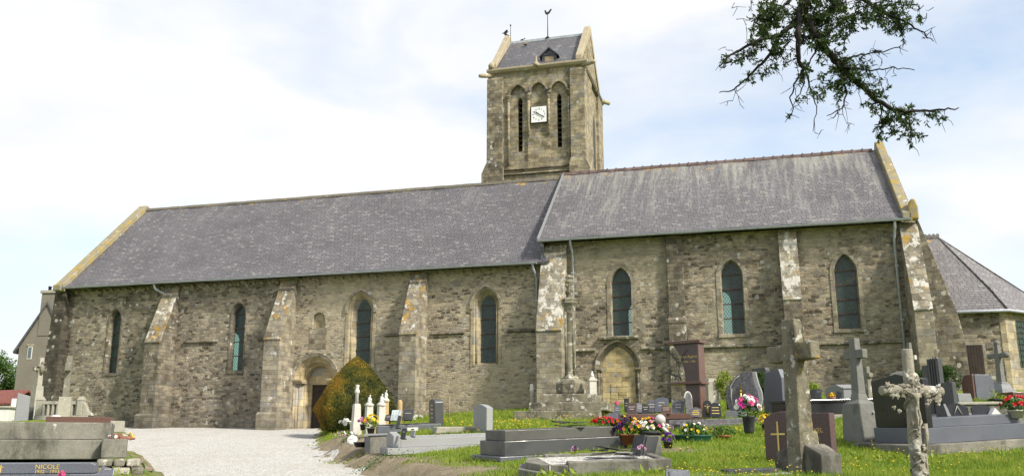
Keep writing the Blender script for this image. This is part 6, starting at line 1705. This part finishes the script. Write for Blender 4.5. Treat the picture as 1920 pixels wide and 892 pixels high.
for pts, r0, r1 in LIMBS:
    dzs = np.cumsum([0]+[r4.uniform(-.07,.07) for _ in pts[1:]])
    P3 = [bp(a, b_, d) for (a, b_), d in zip(pts, dzs)]
    fine, rad, scr = [], [], []
    n = len(P3)
    for i in range(n-1):
        for j in range(4):
            f_ = j/4; jit = nrs.normal(0, .004, 3)
            fine.append(P3[i]*(1-f_)+P3[i+1]*f_ + jit); rad.append(r0+(r1-r0)*((i+f_)/(n-1))**.8)
            scr.append((pts[i][0]*(1-f_)+pts[i+1][0]*f_, pts[i][1]*(1-f_)+pts[i+1][1]*f_))
    fine.append(P3[-1]); rad.append(r1); scr.append(pts[-1])
    br.tube(fine, rad, 7)
    for a in range(1, len(fine)-2): samples.append((fine[a], scr[a], (fine[a]-fine[a-1])))
def dens(x, y):
    if y < 235 and 290 < x < 1010: return .68 if x < 480 or x > 700 else .42
    if y < 135 and 1000 <= x < 1300: return .7
    if 150 < y < 370 and 700 < x < 1000: return .6
    if 370 <= y < 580 and 640 < x < 1010: return .58
    if 440 < y < 760 and 950 < x < 1400: return .72
    if 210 < y < 400 and 170 < x < 520: return .45
    return .06
tw = MB(); LC, LD = [], []
def spray(p, d, n):
    for _ in range(n):
        v_ = d*.6 + nrs.normal(0, .55, 3); v_ /= np.linalg.norm(v_); LC.append(p - d*r4.uniform(0,.05)); LD.append(v_)
def twig(p, s2, depth=0):
    d = nrs.normal(0, 1, 3); d[1] *= .7; d[2] -= .55; d /= np.linalg.norm(d)
    L = r4.uniform(.05, .13)*(1 if depth == 0 else .65)
    e1 = p + d*L*.5 + nrs.normal(0,.008,3); e2 = p + d*L + nrs.normal(0,.014,3) + np.array([0,0,-.01])
    tw.tube([p, e1, e2], [.0028,.0020,.0013], 4)
    leafy = r4.random() < dens(*s2)
    if leafy: spray(e2, d, r4.randint(9,16)); spray(e1, d, r4.randint(4,9))
    if depth < 2 and r4.random() < .6: twig(e1, s2, depth+1)
    if depth < 2 and r4.random() < .45: twig(e2, s2, depth+1)
for p, s2, _d in samples:
    m_ = dens(*s2)
    for _ in range(1 + int(m_*1.6 + r4.random())):
        if r4.random() < .30 + m_*.5: twig(np.array(p), s2)
for _ in range(80):                                   # dense leafy shoots around the crown of the branch
    x_, y_ = r4.choice([(r4.gauss(400,70), r4.uniform(-60,180)), (r4.gauss(640,120), r4.uniform(-120,60)), (r4.gauss(880,90), r4.uniform(-60,140)), (r4.gauss(1160,90), r4.uniform(-40,105))])
    twig(bp(x_, y_, r4.uniform(-.2,.2)), (x_, min(max(y_, 0), 230)))
bo = br.build('branch', MAT['tree_bark'], yt)
tw.build('twigs', MAT['tree_bark'], bo)
LC, LD = np.array(LC), np.array(LD); n = len(LC)
e = np.cross(LD, nrs.normal(size=(n,3))); e /= np.linalg.norm(e, axis=1)[:,None]
L = nrs.uniform(.024, .042, n)[:,None]; W_ = .0056
v = np.stack([LC, LC+LD*L*.5+e*W_, LC+LD*L, LC+LD*L*.5-e*W_], 1).reshape(-1, 3)
raw_mesh('foliage', v, np.arange(4*n).reshape(n,4), MAT['leaf_yew'], yt)
top = bp(650, -260)
tr = MB(); tr.tube([(0,0,-.5),(.05,.0,1.0),(-.05,.05,2.2),(-.1,.1,3.4),(.0,.1,5.5)], [.42,.34,.30,.24,.10], 12)
tr.tube([(-.08,.1,3.1),(-1.2,.5,3.9),tuple(np.array([-2.6,1.0,3.95])*.5+top*.5+np.array([0,0,.3])),tuple(top)], [.17,.12,.085,.05], 10)
tr.build('trunk', MAT['tree_bark'], yt)
